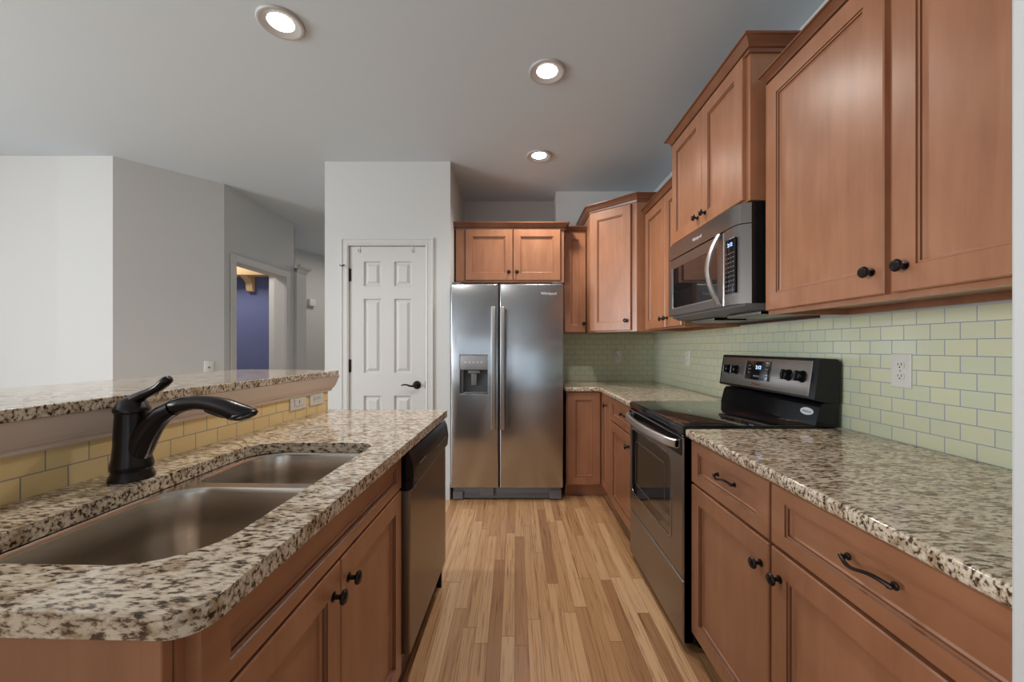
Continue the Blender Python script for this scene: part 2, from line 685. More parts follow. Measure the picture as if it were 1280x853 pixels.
# end wall at the right edge of the view, with the counter run stopping against it
st(MB().box(0.622, XR, 0.38, 0.50, 0, CEIL, 0.004).build('wall_near_right', 'wall_paint', smooth=0))
st(MB().box(3.08, 3.2, -3.68, 0.38, 0, CEIL).build('wall_far_right', 'wall_paint', smooth=0))
st(MB().box(1.47, 3.2, 0.38, 0.50, 0, CEIL).build('wall_beside', 'wall_paint', smooth=0))
# pantry block with its door opening
DX0, DX1, DZ = -1.345, -0.728, 2.062
m = MB()
m.box(-1.546, DX0 - 0.018, YP, YP + 0.12, 0, CEIL)
m.box(DX1 + 0.018, -0.525, YP, YP + 0.12, 0, CEIL)
m.box(DX0 - 0.018, DX1 + 0.018, YP, YP + 0.12, DZ + 0.018, CEIL)
m.box(-0.645, -0.525, YP + 0.12, YA, 0, CEIL)
m.box(-1.546, -1.426, YP + 0.12, 6.6, 0, CEIL)
st(m.build('wall_pantry', 'wall_paint', smooth=0))
# living-room side: frontal wall, diagonal wall, wall with the cased opening
st(MB().box(-5.6, -3.175, 3.145, 3.265, 0, CEIL).build('wall_front_left', 'wall_paint', smooth=0))
P0, P1 = Vector((-3.175, 3.145)), Vector((-2.69, 3.686))
dd = (P1 - P0).normalized()
nn = Vector((-dd.y, dd.x)) * 0.12
st(MB().prism([P0, P1, P1 + nn, P0 + nn], 0, CEIL).build('wall_diagonal', 'wall_paint', smooth=0))
OY0, OY1, OZ = 3.829, 4.666, 2.06
m = MB()
m.box(-2.82, -2.69, 3.686, OY0, 0, CEIL)
m.box(-2.82, -2.69, OY1, 4.855, 0, CEIL)
m.box(-2.82, -2.69, OY0, OY1, OZ, CEIL)
st(m.build('wall_left', 'wall_paint', smooth=0))
m = MB()
m.box(-2.688, -2.672, OY0 - 0.07, OY0, 0, OZ + 0.07, 0.003)
m.box(-2.688, -2.672, OY1, OY1 + 0.07, 0, OZ + 0.07, 0.003)
m.box(-2.688, -2.672, OY0, OY1, OZ, OZ + 0.07, 0.003)
st(m.build('trim_1', 'white_trim', smooth=0))
# room behind the cased opening
st(MB().box(-4.9, -2.82, 5.0, 5.1, 0, CEIL).build('wall_blue', 'blue_paint', smooth=0))
st(MB().box(-5.0, -4.9, 3.27, 5.1, 0, CEIL).build('wall_blue_side', 'blue_paint', smooth=0))
# low column with a crown cap and the hallway beyond
m = MB()
m.box(-3.0, -2.66, 4.86, 5.08, 0, 2.165)
m.sweep([(-2.66, 4.86), (-2.66, 5.08), (-3.0, 5.08)], [(0, 2.165), (0.008, 2.165), (0.012, 2.19), (0.045, 2.225), (0.05, 2.25), (0, 2.25)], 1)
st(m.build('trim_2', 'white_trim', smooth=0))
h0, h1 = Vector((-3.47, 5.85)), Vector((-3.03, 7.35))
st(MB().prism([h0, h1, h1 + Vector((-0.1, 0.03)), h0 + Vector((-0.1, 0.03))], 0, CEIL).build('wall_hall', 'wall_paint', smooth=0))
st(MB().box(-3.2, -1.4, 7.35, 7.47, 0, CEIL).build('wall_hall_end', 'wall_paint', smooth=0))
st(MB().prism([(-2.84, 5.1), (-3.46, 5.86), (-3.56, 5.86), (-2.96, 5.1)], 0, CEIL).build('wall_hall_return', 'wall_paint', smooth=0))
# walls behind the camera with their glazed openings


def holed_wall(name, fr, wd, ht, holes, t):
    """wall in the plane fr with rectangular openings (u0, u1, v0, v1) sorted along u"""
    O, U, V, Nn = [Vector(a) for a in fr]
    m = MB()

    def blk(u0, u1, v0, v1):
        if u1 - u0 < 1e-4 or v1 - v0 < 1e-4:
            return
        a, b = O + U * u0 + V * v0, O + U * u1 + V * v1 + Nn * t
        m.box(a.x, b.x, a.y, b.y, a.z, b.z)
    u = 0
    for (u0, u1, v0, v1) in holes:
        blk(u, u0, 0, ht)
        blk(u0, u1, 0, v0)
        blk(u0, u1, v1, ht)
        u = u1
    blk(u, wd, 0, ht)
    return struct(m.build(name, 'wall_paint', smooth=0))


def window_frame(name, fr, holes):
    O, U, V, Nn = [Vector(a) for a in fr]
    m = MB()
    for (u0, u1, v0, v1) in holes:
        n = max(2, round((u1 - u0) / 0.8))
        for i in range(n + 1):
            u = u0 + (u1 - u0) * i / n
            a, b = O + U * (u - 0.03) + V * v0 + Nn * 0.02, O + U * (u + 0.03) + V * v1 + Nn * 0.07
            m.box(a.x, b.x, a.y, b.y, a.z, b.z)
        for v in (v0, v1):
            a, b = O + U * u0 + V * (v - 0.03) + Nn * 0.02, O + U * u1 + V * (v + 0.03) + Nn * 0.07
            m.box(a.x, b.x, a.y, b.y, a.z, b.z)
    return struct(m.build(name, 'white_trim', smooth=0))


frR = ((-5.6, -3.56, 0), X_, Z_, -Y_)
hol = [(2.1, 4.5, 0.35, 2.3), (5.3, 6.8, 0.12, 2.1)]
holed_wall('wall_rear', frR, 8.8, CEIL, hol, 0.12)
window_frame('window_1', frR, hol)
frL = ((-5.6, -3.68, 0), Y_, Z_, -X_)
hol2 = [(1.58, 4.18, 0.6, 2.3)]
holed_wall('wall_far_left', frL, 6.95, CEIL, hol2, 0.12)
window_frame('window_2', frL, hol2)

# tiled backsplashes
st(MB().box(XR - 0.008, XR, 0.50, YB, 0.80, 1.366).build('wall_right_tiles', 'tile_right', smooth=0))
st(MB().box(0.40, XR - 0.008, YB - 0.008, YB, 0.80, 1.372).build('wall_back_tiles', 'tile_back', smooth=0))

# baseboard and door casing of the pantry wall
m = MB()
m.box(DX1 + 0.085, -0.525, YP - 0.012, YP, 0, 0.13, 0.003)
m.box(-1.546, DX0 - 0.085, YP - 0.012, YP, 0, 0.13, 0.003)
st(m.build('baseboard_pantry', 'white_trim', smooth=0))
m = MB()
cas = [(0, 0.0), (0.010, 0.0), (0.016, 0.012), (0.012, 0.02), (0.012, 0.045), (0.018, 0.05), (0.018, 0.062), (0, 0.062)]


def casing(m, x0, x1, z1, y):
    def P(u, o, corner):
        return {0: (x0 - o, y - u, 0), 1: (x0 - o, y - u, z1 + o), 2: (x1 + o, y - u, z1 + o), 3: (x1 + o, y - u, 0)}[corner]
    m.quad_loops([[P(u, o, k) for u, o in cas] for k in range(4)], True, True, True)


casing(m, DX0 - 0.004, DX1 + 0.004, DZ + 0.004, YP)
m.box(DX0 - 0.018, DX0 - 0.003, YP, YP + 0.12, 0, DZ + 0.004)
m.box(DX1 + 0.003, DX1 + 0.018, YP, YP + 0.12, 0, DZ + 0.004)
m.box(DX0 - 0.018, DX1 + 0.018, YP, YP + 0.12, DZ + 0.004, DZ + 0.018)
st(m.build('trim_3', 'white_trim', smooth=0))

# ------------------------------------------------------------------ pantry door
m = MB()
bm = m.bm
yf = YP + 0.006
panels = [(px0, px1, pz0, pz1) for (px0, px1) in ((-1.232, -1.088), (-0.984, -0.840)) for (pz0, pz1) in ((0.20, 0.846), (1.028, 1.637), (1.738, 1.942))]
xs = [DX0, -1.232, -1.088, -0.984, -0.840, DX1]
zs = [0.008, 0.20, 0.846, 1.028, 1.637, 1.738, 1.942, DZ]
for i in range(5):
    for j in range(7):
        if i in (1, 3) and j in (1, 3, 5):
            fr = ((xs[i], yf, zs[j]), X_, Z_, -Y_)
            wd_, ht_ = xs[i + 1] - xs[i], zs[j + 1] - zs[j]
            def R(s, n): return (s, wd_ - s, s, ht_ - s, n)
            m.rings(fr, [R(0, 0), R(0.009, -0.014), R(0.018, -0.014), R(0.040, -0.002)], back=False)
        else:
            vs = [bm.verts.new(p) for p in ((xs[i], yf, zs[j]), (xs[i + 1], yf, zs[j]), (xs[i + 1], yf, zs[j + 1]), (xs[i], yf, zs[j + 1]))]
            bm.faces.new(vs)
bmesh.ops.remove_doubles(bm, verts=bm.verts, dist=1e-5)
m.quad_loops([[(DX0, yf, 0.008), (DX1, yf, 0.008), (DX1, yf, DZ), (DX0, yf, DZ)], [(DX0, yf + 0.035, 0.008), (DX1, yf + 0.035, 0.008), (DX1, yf + 0.035, DZ), (DX0, yf + 0.035, DZ)]], True, False, True)
bmesh.ops.remove_doubles(bm, verts=bm.verts, dist=1e-5)
door = m.build('door_1', 'white_trim', None, smooth=20)
door['kind'] = 'structure'
# lever, hinges, latch
m = MB()
hx, hz = -0.797, 0.934
m.lathe([(0.033, 0), (0.033, 0.006), (0.028, 0.011), (0.014, 0.013), (0.011, 0.030), (0.012, 0.045)], (hx, yf, hz), -Y_, 24)
pts = [(hx, yf - 0.038, hz), (hx - 0.02, yf - 0.042, hz - 0.006), (hx - 0.045, yf - 0.042, hz - 0.006), (hx - 0.07, yf - 0.042, hz + 0.004), (hx - 0.095, yf - 0.042, hz + 0.006), (hx - 0.117, yf - 0.040, hz - 0.001)]
m.tube(pts, [0.011, 0.0095, 0.008, 0.0065, 0.006, 0.005], 10)
m.build('door_handle', 'bronze', door, label='oil-rubbed bronze lever handle on round rosette')
for z in (1.83, 1.09, 0.25):
    m = MB()
    m.lathe([(0.003, -0.004), (0.008, 0), (0.008, 0.10), (0.003, 0.104)], (DX0 - 0.002, yf - 0.008, z - 0.05), Z_, 12)
    m.box(DX0 - 0.004, DX0 + 0.012, yf - 0.003, yf - 0.0005, z - 0.05, z + 0.05)
    m.build('hinge', 'bronze', door)
MB().box(DX1 - 0.002, DX1 + 0.006, yf - 0.004, yf - 0.0005, hz - 0.03, hz + 0.03).build('strike_plate', 'bronze', door)
m = MB()
m.tube([(DX0 - 0.045, YP - 0.018, 1.905), (DX0 - 0.045, YP - 0.030, 1.895), (DX0 - 0.040, YP - 0.040, 1.892), (DX0 - 0.022, YP - 0.043, 1.905)], 0.004, 8)
m.tube([(DX0 - 0.045, YP - 0.032, 1.895), (DX0 - 0.064, YP - 0.040, 1.903)], 0.004, 8)
m.lathe([(0.007, 0), (0.007, 0.003)], (DX0 - 0.045, YP - 0.016, 1.905), -Y_, 10)
tag(m.build('wall_hook', 'bronze'), 'tiny black hook on the casing above the top hinge of the pantry door', 'hook')
for i, (px, w_) in enumerate(((448.5, 'left'), (515.5, 'right'))):
    x = (px - CX) * YP / F
    m = MB()
    m.box(x - 0.011, x + 0.011, yf - 0.003, yf - 0.0005, DZ - 0.05, DZ + 0.002)
    m.box(x - 0.011, x + 0.011, yf - 0.003, yf + 0.03, DZ + 0.0005, DZ + 0.003)
    m.tube([(x + 0.009 * math.cos(a), yf - 0.005, DZ - 0.036 + 0.012 * math.sin(a)) for a in [PI * 2 * k / 14 for k in range(15)]], 0.003, 8)
    tag(m.build('over_door_hanger', 'clear_plastic'), 'small pale clip over the pantry door top, %s' % ('above the hinge side' if i == 0 else 'above the handle side'), 'clip', 'clips over the pantry door')

# ------------------------------------------------------------------ things on the far walls
t_ = 0.843
ox, oy = -3.175 + 0.485 * t_, 3.145 + 0.541 * t_
XF = Matrix.Translation((ox, oy, 0)) @ Matrix.Rotation(math.atan2(dd.y, dd.x), 4, 'Z')
t = thing('cable_outlet', 'white cable wall plate on the angled living room wall, above the bar top', 'outlet', (0, 0, 1.0))
MB().box(-0.036, 0.036, -0.006, -0.0005, 1.0, 1.115, 0.002).build('cover_plate', 'white_plastic', t)
MB().lathe([(0.008, 0.006), (0.008, 0.009), (0.004, 0.009), (0.004, 0.014)], (0, 0, 1.058), -Y_, 12).build('jack', 'grey_plastic', t)
XF = Matrix.Identity(4)
# corbel shelf on the blue wall
t = thing('wall_shelf', 'pale wooden shelf on a rounded corbel against the blue wall', 'shelf', (-3.3, 5.0, 1.92))
MB().box(-3.75, -2.83, 4.82, 4.998, 2.116, 2.33, 0.003).build('board', 'tan_wood', t)
m = MB()
m.extrude([(-3.34, y, z) for y, z in ((4.998, 1.95), (4.975, 1.928), (4.955, 1.94), (4.945, 1.97), (4.94, 2.03), (4.90, 2.075), (4.85, 2.095), (4.84, 2.115), (4.998, 2.115))], (0.08, 0, 0))
m.build('corbel', 'tan_wood', t)
# small chime box on the hallway wall
hd = (h1 - h0).normalized()
hp = h0 + hd * 0.60
XF = Matrix.Translation((hp.x, hp.y, 0)) @ Matrix.Rotation(math.atan2(hd.y, hd.x), 4, 'Z')
t = thing('door_chime', 'small white box mounted on the hallway wall behind the low column', 'chime', (0, -0.03, 1.90))
MB().box(-0.06, 0.06, -0.055, -0.001, 1.91, 2.01, 0.006).build('housing', 'white_plastic', t)
MB().box(-0.07, 0.07, -0.062, -0.001, 1.895, 1.91, 0.003).build('base_rail', 'white_trim', t)
XF = Matrix.Identity(4)

# ------------------------------------------------------------------ recessed lights
LAMPS = [(-1.086, 1.849, 'white recessed ceiling downlight, the one nearest the living room side', 50),
         (0.177, 2.177, 'white recessed ceiling downlight, nearer of the two in line above the aisle', 50),
         (0.192, 3.138, 'white recessed ceiling downlight nearest the refrigerator', 56)]
for (x, y, lab, pw) in LAMPS:
    t = thing('recessed_light', lab, 'ceiling light', (x, y, CEIL - 0.02), 'recessed ceiling lights')
    MB().lathe([(0.100, -0.0005), (0.101, -0.005), (0.097, -0.011), (0.090, -0.013), (0.082, -0.011), (0.058, -0.0012)], (x, y, CEIL), Z_, 40).build('trim_ring', 'lamp_trim', t)
    MB().lathe([(0.0565, -0.0006), (0.056, -0.0022), (0.030, -0.0028), (0.0, -0.003)], (x, y, CEIL), Z_, 32).build('bulb', 'bulb', t)
    l = bpy.data.lights.new('downlight_beam', 'SPOT')
    l.energy = pw
    l.color = (1.0, 0.94, 0.86)
    l.spot_size = 2.5
    l.spot_blend = 0.9
    l.shadow_soft_size = 0.05
    lo = bpy.data.objects.new('downlight_beam', l)
    SC.collection.objects.link(lo)
    lo.parent = t
    lo.location = (0, 0, -0.03)
    lo['kind'] = 'helper'

# ================================================================== RIGHT SIDE
XD = 0.71                    # face of the base doors on the right run
XFm = 0.73                   # face frame
frx = lambda x, y, z: ((x, y, z), Y_, Z_, -X_)          # face looking at -X, u along +Y
fry = lambda x, y, z: ((x, y, z), X_, Z_, -Y_)          # face looking at -Y, u along +X
CT, CB = 0.915, 0.880


def base_unit(name, label, y0, y1, dr, knob_at, pull_y, left_edge=None):
    t = thing(name, label, 'cabinet', (1.03, (y0 + y1) / 2, 0), 'base cabinets along the right wall')
    MB().box(XFm, XR - 0.02, y0, y1, 0.10, CB).build('carcass', 'maple_upright', t, smooth=0)
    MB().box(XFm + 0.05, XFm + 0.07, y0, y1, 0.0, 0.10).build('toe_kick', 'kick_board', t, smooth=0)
    y0_, y1_ = dr
    f = shaker(frx(XFm, y0_, 0.705), y1_ - y0_, 0.166, st=0.055, rl=0.040).build('drawer', 'maple_along', t, smooth=20)
    pull((XD, pull_y, 0.80), Y_, -X_, f)
    d = shaker(frx(XFm, y0_, 0.10), y1_ - y0_, 0.595, st=0.062).build('door', 'maple_upright', t, smooth=20)
    knob((XD, knob_at, 0.622), -X_, d)
    return t


base_unit('base_cabinet', 'maple base cabinet with one drawer and one door, touching the near side of the range', 1.105, 1.612, (1.116, 1.602), 1.150, 1.338)
base_unit('base_cabinet', 'maple base cabinet with a wide drawer, nearest the camera under the right counter', 0.502, 1.105, (0.512, 1.104), 1.068, 0.795)
base_unit('base_cabinet', 'maple base cabinet with drawer and door between range and corner cabinet', 2.385, 2.962, (2.395, 2.952), 2.478, 2.588)
# corner base cabinet with the folding door
t = thing('corner_cabinet', 'maple corner base cabinet with folding corner door next to the refrigerator', 'cabinet', (1.0, 3.5, 0))
m = MB()
m.prism([(0.425, 3.284), (0.718, 3.284), (XFm, 3.284), (XFm, 2.966), (XR - 0.02, 2.966), (XR - 0.02, YB - 0.02), (0.425, YB - 0.02)], 0.10, CB)
m.build('carcass', 'maple_upright', t, smooth=0)
m = MB()
m.box(0.425, 0.80, 3.345, 3.365, 0, 0.10)
m.box(0.78, 0.80, 2.966, 3.345, 0, 0.10)
m.build('toe_kick', 'maple_across', t, smooth=0)
shaker(fry(0.433, 3.284, 0.115), 0.268, 0.757, st=0.062).build('door', 'maple_upright', t, smooth=20)
d = shaker(frx(XFm, 2.974, 0.115), 0.286, 0.757, st=0.062).build('door', 'maple_upright', t, smooth=20)
knob((XD, 3.085, 0.789), -X_, d)

# countertops on the right
XC = 0.688
outer = [(XC, 0.502), (XR - 0.010, 0.502), (XR - 0.010, 1.612), (XC, 1.612)]
o = slab('countertop', outer, CB + 0.0005, CT, 'granite', bevel=0.010)
tag(o, 'speckled beige granite countertop between the range and the near end wall', 'countertop')
outer = [(XC, 2.386), (XR - 0.010, 2.386), (XR - 0.010, YB - 0.010), (0.408, YB - 0.010), (0.408, 3.235), (0.66, 3.235)] + [(0.66 + 0.028 * math.sin(a), 3.207 + 0.028 * math.cos(a)) for a in (0.4, 0.8, 1.2)]
o = slab('countertop', outer, CB + 0.0005, CT, 'granite', bevel=0.010)
tag(o, 'speckled granite countertop in the corner between refrigerator and range', 'countertop')

# ------------------------------------------------------------------ upper cabinets
CROWN = lambda z, s=1.0: [(0, z), (0.010, z), (0.012, z + 0.008 * s), (0.005, z + 0.010 * s), (0.006, z + 0.016 * s), (0.015, z + 0.018 * s), (0.020, z + 0.028 * s), (0.034, z + 0.041 * s), (0.037, z + 0.044 * s), (0.045, z + 0.045 * s), (0.045, z + 0.053 * s), (0, z + 0.053 * s)]


def upper_body(t, x0, x1, y0, y1, z0, z1, face='x'):
    """open-bottomed box: bottom panel set up inside the sides and face frame"""
    m = MB()
    m.box(x0 + 0.02, x1, y0 + 0.015, y1 - 0.015, z0 + 0.022, z1 - 0.001)
    m.box(x0, x0 + 0.02, y0, y1, z0, z1)
    m.box(x0 + 0.02, x1, y0, y0 + 0.015, z0, z1)
    m.box(x0 + 0.02, x1, y1 - 0.015, y1, z0, z1)
    m.box(x1 - 0.02, x1, y0 + 0.015, y1 - 0.015, z0, z0 + 0.022)
    return m.build('carcass', 'maple_upright', t, smooth=0)


UD = 0.02
# near double cabinet
t = thing('wall_cabinet', 'large maple wall cabinet with two doors at the right edge, nearest the camera', 'cabinet', (1.18, 1.05, 1.372), 'maple wall cabinets')
upper_body(t, 1.02, XR - 0.001, 0.505, 1.600, 1.374, 2.305)
d = shaker(frx(1.02, 1.080, 1.390), 0.510, 0.897, st=0.064).build('door', 'maple_upright', t, smooth=20)
knob((1.0, 1.116, 1.455), -X_, d)
d = shaker(frx(1.02, 0.512, 1.390), 0.546, 0.897, st=0.064).build('door', 'maple_upright', t, smooth=20)
knob((1.0, 1.020, 1.455), -X_, d)
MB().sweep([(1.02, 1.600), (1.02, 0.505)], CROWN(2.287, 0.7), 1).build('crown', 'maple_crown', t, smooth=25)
# cabinet above the microwave
t = thing('wall_cabinet', 'tall-set maple wall cabinet with two doors directly above the microwave', 'cabinet', (1.15, 1.99, 1.845), 'maple wall cabinets')
upper_body(t, 0.955, XR - 0.001, 1.615, 2.385, 1.842, 2.455)
d = shaker(frx(0.955, 1.640, 1.850), 0.353, 0.590, st=0.060).build('door', 'maple_upright', t, smooth=20)
knob((0.935, 1.955, 1.905), -X_, d)
d = shaker(frx(0.955, 1.997, 1.850), 0.372, 0.590, st=0.060).build('door', 'maple_upright', t, smooth=20)
knob((0.935, 2.035, 1.905), -X_, d)
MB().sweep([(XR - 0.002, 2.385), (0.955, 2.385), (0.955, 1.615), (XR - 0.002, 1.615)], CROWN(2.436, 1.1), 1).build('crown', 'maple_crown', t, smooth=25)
# far cabinet on the right wall
t = thing('wall_cabinet', 'maple wall cabinet between the microwave and the diagonal corner cabinet', 'cabinet', (1.18, 2.75, 1.372), 'maple wall cabinets')
upper_body(t, 1.02, XR - 0.001, 2.389, 3.085, 1.366, 2.285)
d = shaker(frx(1.02, 2.658, 1.375), 0.395, 0.880, st=0.062).build('door', 'maple_upright', t, smooth=20)
knob((1.0, 2.692, 1.435), -X_, d)
d = shaker(frx(1.02, 2.398, 1.375), 0.254, 0.880, st=0.062).build('door', 'maple_upright', t, smooth=20)
knob((1.0, 2.612, 1.435), -X_, d)
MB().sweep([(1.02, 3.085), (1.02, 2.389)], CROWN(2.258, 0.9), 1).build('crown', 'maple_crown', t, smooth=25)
# diagonal corner cabinet
A, B = Vector((0.638, 3.385)), Vector((0.950, 3.100))
t = thing('corner_wall_cabinet', 'tall maple wall cabinet set diagonally across the corner, one door', 'cabinet', (1.05, 3.5, 1.36), 'maple wall cabinets')
MB().prism([A, B, (XR - 0.001, 3.100), (XR - 0.001, YB - 0.001), (0.638, YB - 0.001)], 1.366, 2.395).build('carcass', 'maple_upright', t, smooth=0)
u = (B - A).normalized()
L_ = (B - A).length
n2 = Vector((u.y, -u.x))
if n2.y > 0:
    n2 = -n2
s0 = A + u * 0.012
d = shaker(((s0.x, s0.y, 1.376), (u.x, u.y, 0), Z_, (n2.x, n2.y, 0)), L_ - 0.055, 0.990, st=0.068).build('door', 'maple_upright', t, smooth=20)
kp = s0 + u * (L_ - 0.055 - 0.035) + n2 * 0.02
knob((kp.x, kp.y, 1.452), (n2.x, n2.y, 0), d)
MB().sweep([(0.638, YB - 0.002), tuple(A), tuple(B), (XR - 0.002, 3.100)], CROWN(2.374, 1.15), 1).build('crown', 'maple_crown', t, smooth=25)
# narrow cabinet
t = thing('wall_cabinet', 'narrow maple wall cabinet squeezed between refrigerator cabinet and diagonal corner cabinet', 'cabinet', (0.53, 3.7, 1.36), 'maple wall cabinets')
MB().box(0.432, 0.633, 3.55, YB - 0.001, 1.366, 2.30).build('carcass', 'maple_upright', t, smooth=0)
d = shaker(fry(0.440, 3.55, 1.374), 0.190, 0.880, st=0.058).build('door', 'maple_upright', t, smooth=20)
knob((0.608, 3.53, 1.45), -Y_, d)
MB().sweep([(0.432, 3.55), (0.633, 3.55)], CROWN(2.258, 1.0), 1).build('crown', 'maple_crown', t, smooth=25)
# cabinet above the refrigerator
t = thing('wall_cabinet', 'wide low maple cabinet with two doors directly above the refrigerator', 'cabinet', (-0.04, 3.8, 1.80), 'maple wall cabinets')
MB().box(-0.508, 0.425, 3.44, YB - 0.001, 1.800, 2.29).build('carcass', 'maple_upright', t, smooth=0)
MB().box(-0.508, -0.432, 3.43, 3.44, 1.812, 2.26).build('filler', 'maple_upright', t, smooth=0)
d = shaker(fry(-0.424, 3.44, 1.818), 0.404, 0.436, st=0.060).build('door', 'maple_upright', t, smooth=20)
knob((-0.052, 3.42, 1.885), -Y_, d)
d = shaker(fry(-0.012, 3.44, 1.818), 0.404, 0.436, st=0.060).build('door', 'maple_upright', t, smooth=20)
knob((0.018, 3.42, 1.885), -Y_, d)
MB().sweep([(-0.508, YB - 0.01), (-0.508, 3.44), (0.425, 3.44), (0.425, YB - 0.01)], CROWN(2.255, 1.1), 1).build('crown', 'maple_crown', t, smooth=25)

# ------------------------------------------------------------------ refrigerator
t = thing('refrigerator', 'stainless steel side-by-side refrigerator with water dispenser in the left door', 'refrigerator', (-0.06, 3.6, 0))
MB().box(-0.505, 0.380, 3.262, 4.09, 0.03, 1.745).build('cabinet', 'grey_plastic', t, smooth=0)
FY = 3.19
fr = ((0, FY + 0.062, 0), X_, Z_, -Y_)


def R4(u0, u1, v0, v1, n):
    return (u0, u1, v0, v1, n)


# left (freezer) door with a recess for the dispenser
m = MB()
u0, u1, v0, v1 = -0.513, -0.1305, 0.112, 1.752
c0, c1, w0, w1 = -0.443, -0.214, 0.862, 1.183
m.rings(fr, [R4(u0, u1, v0, v1, 0), R4(u0, u1, v0, v1, 0.052), R4(u0 + 0.003, u1 - 0.003, v0 + 0.003, v1 - 0.003, 0.058), R4(u0 + 0.010, u1 - 0.010, v0 + 0.010, v1 - 0.010, 0.062),
             R4(c0, c1, w0, w1, 0.062), R4(c0 + 0.004, c1 - 0.004, w0 + 0.004, w1 - 0.004, 0.058), R4(c0 + 0.004, c1 - 0.004, w0 + 0.004, w1 - 0.004, 0.005)])
fd = m.build('door', 'steel', t, smooth=30, label='left freezer door with dispenser recess')
m = MB()
u0, u1 = -0.1195, 0.388
m.rings(fr, [R4(u0, u1, v0, v1, 0), R4(u0, u1, v0, v1, 0.052), R4(u0 + 0.003, u1 - 0.003, v0 + 0.003, v1 - 0.003, 0.058), R4(u0 + 0.010, u1 - 0.010, v0 + 0.010, v1 - 0.010, 0.062)])
rd = m.build('door', 'steel', t, smooth=30, label='wider right door with logo')
for (x, par) in ((-0.170, fd), (-0.098, rd)):
    m = MB()
    m.box(x - 0.019, x + 0.019, FY - 0.052, FY - 0.022, 0.586, 1.564, 0.008)
    m.box(x - 0.013, x + 0.013, FY - 0.03, FY - 0.0005, 0.60, 0.65, 0.004)
    m.box(x - 0.013, x + 0.013, FY - 0.03, FY - 0.0005, 1.50, 1.55, 0.004)
    m.build('door_handle', 'steel_handle', par, smooth=30)
# dispenser pieces
dp = MB().box(c0 + 0.006, c1 - 0.006, FY + 0.002, FY + 0.050, 1.060, 1.176, 0.004).build('dispenser_panel', 'grey_panel', fd, smooth=30)
m = MB()
m.box(c0 + 0.005, c1 - 0.005, FY + 0.0535, FY + 0.0555, 0.867, 1.058)
m.box(c0 + 0.005, c0 + 0.03, FY + 0.012, FY + 0.053, 0.867, 1.058)
m.build('dispenser_liner', 'liner_grey', fd, smooth=0)
m = MB()
m.box(-0.350, -0.306, FY + 0.020, FY + 0.034, 0.935, 1.058, 0.004)
m.box(-0.375, -0.280, FY + 0.012, FY + 0.050, 1.030, 1.056, 0.004)
m.build('dispenser_paddle', 'grey_plastic', fd, smooth=30)
MB().box(c0 + 0.032, c1 - 0.010, FY + 0.006, FY + 0.05, 0.868, 0.880, 0.003).build('drip_tray', 'grey_plastic', fd, smooth=30)
for k in range(5):
    x = -0.395 + k * 0.032
    MB().box(x - 0.006, x + 0.006, FY + 0.0008, FY + 0.0018, 1.118, 1.124).build('dispenser_button', 'print_white', fd, smooth=0)
text_mesh('logo', 'Whirlpool', 0.030, (0.272, FY - 0.0006, 1.672), X_, Z_, 'print_white', rd)
# base grille
gr = MB()
gr.box(-0.495, 0.370, 3.235, 3.26, 0.018, 0.108)
gr.box(-0.500, -0.42, 3.222, 3.235, 0.012, 0.075, 0.003)
gr.box(0.285, 0.378, 3.222, 3.235, 0.012, 0.085, 0.003)
gr.box(-0.28, -0.17, 3.222, 3.235, 0.04, 0.104, 0.003)
for k in range(3):
    gr.box(-0.40, 0.27, 3.228, 3.235, 0.024 + k * 0.012, 0.029 + k * 0.012)
gr.build('base_grille', 'grey_plastic', t, smooth=0)
for x in (-0.47, 0.345):
    MB().lathe([(0.018, 0), (0.018, 0.012), (0.008, 0.013), (0.008, 0.03)], (x, 3.30, 0), Z_, 14).build('foot', 'black_satin', t)
for x in (-0.47, 0.34):
    MB().box(x - 0.035, x + 0.035, FY + 0.015, FY + 0.12, 1.7535, 1.766, 0.003).build('hinge_cover', 'grey_plastic', t)

# ------------------------------------------------------------------ range
t = thing('range', 'stainless steel and black electric range with glass cooktop between the right counters', 'stove', (1.0, 2.0, 0))
RY0, RY1 = 1.622, 2.374
MB().box(0.728, 1.32, RY0 + 0.002, RY1 - 0.002, 0.03, 0.885).build('body', 'black_satin', t, smooth=0)
for (x, y) in ((0.78, 1.66), (0.78, 2.33), (1.27, 1.66), (1.27, 2.33)):
    MB().lathe([(0.02, 0), (0.02, 0.012), (0.010, 0.014), (0.010, 0.032)], (x, y, 0), Z_, 12).build('foot', 'black_satin', t)
# storage drawer
m = MB()
fr = frx(0.728, RY0 + 0.004, 0.035)
wd_, ht_ = RY1 - RY0 - 0.008, 0.252
m.rings(fr, [(0, wd_, 0, ht_, 0), (0, wd_, 0, ht_, 0.036), (0.004, wd_ - 0.004, 0.004, ht_ - 0.004, 0.042)])
m.build('drawer', 'steel_sheet', t, smooth=30)
# oven door: steel skin around a dark glass
m = MB()
fr = frx(0.728, RY0 + 0.004, 0.296)
ht_ = 0.578
g0, g1, gz0, gz1 = 0.120, wd_ - 0.045, 0.112, 0.475
m.rings(fr, [(0, wd_, 0, ht_, 0), (0, wd_, 0, ht_, 0.036), (0.005, wd_ - 0.005, 0.004, ht_ - 0.004, 0.043), (g0, g1, gz0, gz1, 0.043), (g0 + 0.004, g1 - 0.004, gz0 + 0.004, gz1 - 0.004, 0.040)])
od = m.build('oven_door', 'steel_sheet', t, smooth=30)
O = Vector((0.728 - 0.0405, RY0 + 0.004, 0.296))
lp = rrect(g0 + 0.002, g1 - 0.002, gz0 + 0.002, gz1 - 0.002, 0.03, 6)
m = MB()
m.quad_loops([[O + Y_ * a + Z_ * b + X_ * 0.0 for a, b in lp], [O + Y_ * a + Z_ * b - X_ * 0.004 for a, b in lp]], True, True, True)
gw = m.build('window', 'black_glass', od, smooth=30)
m = MB()
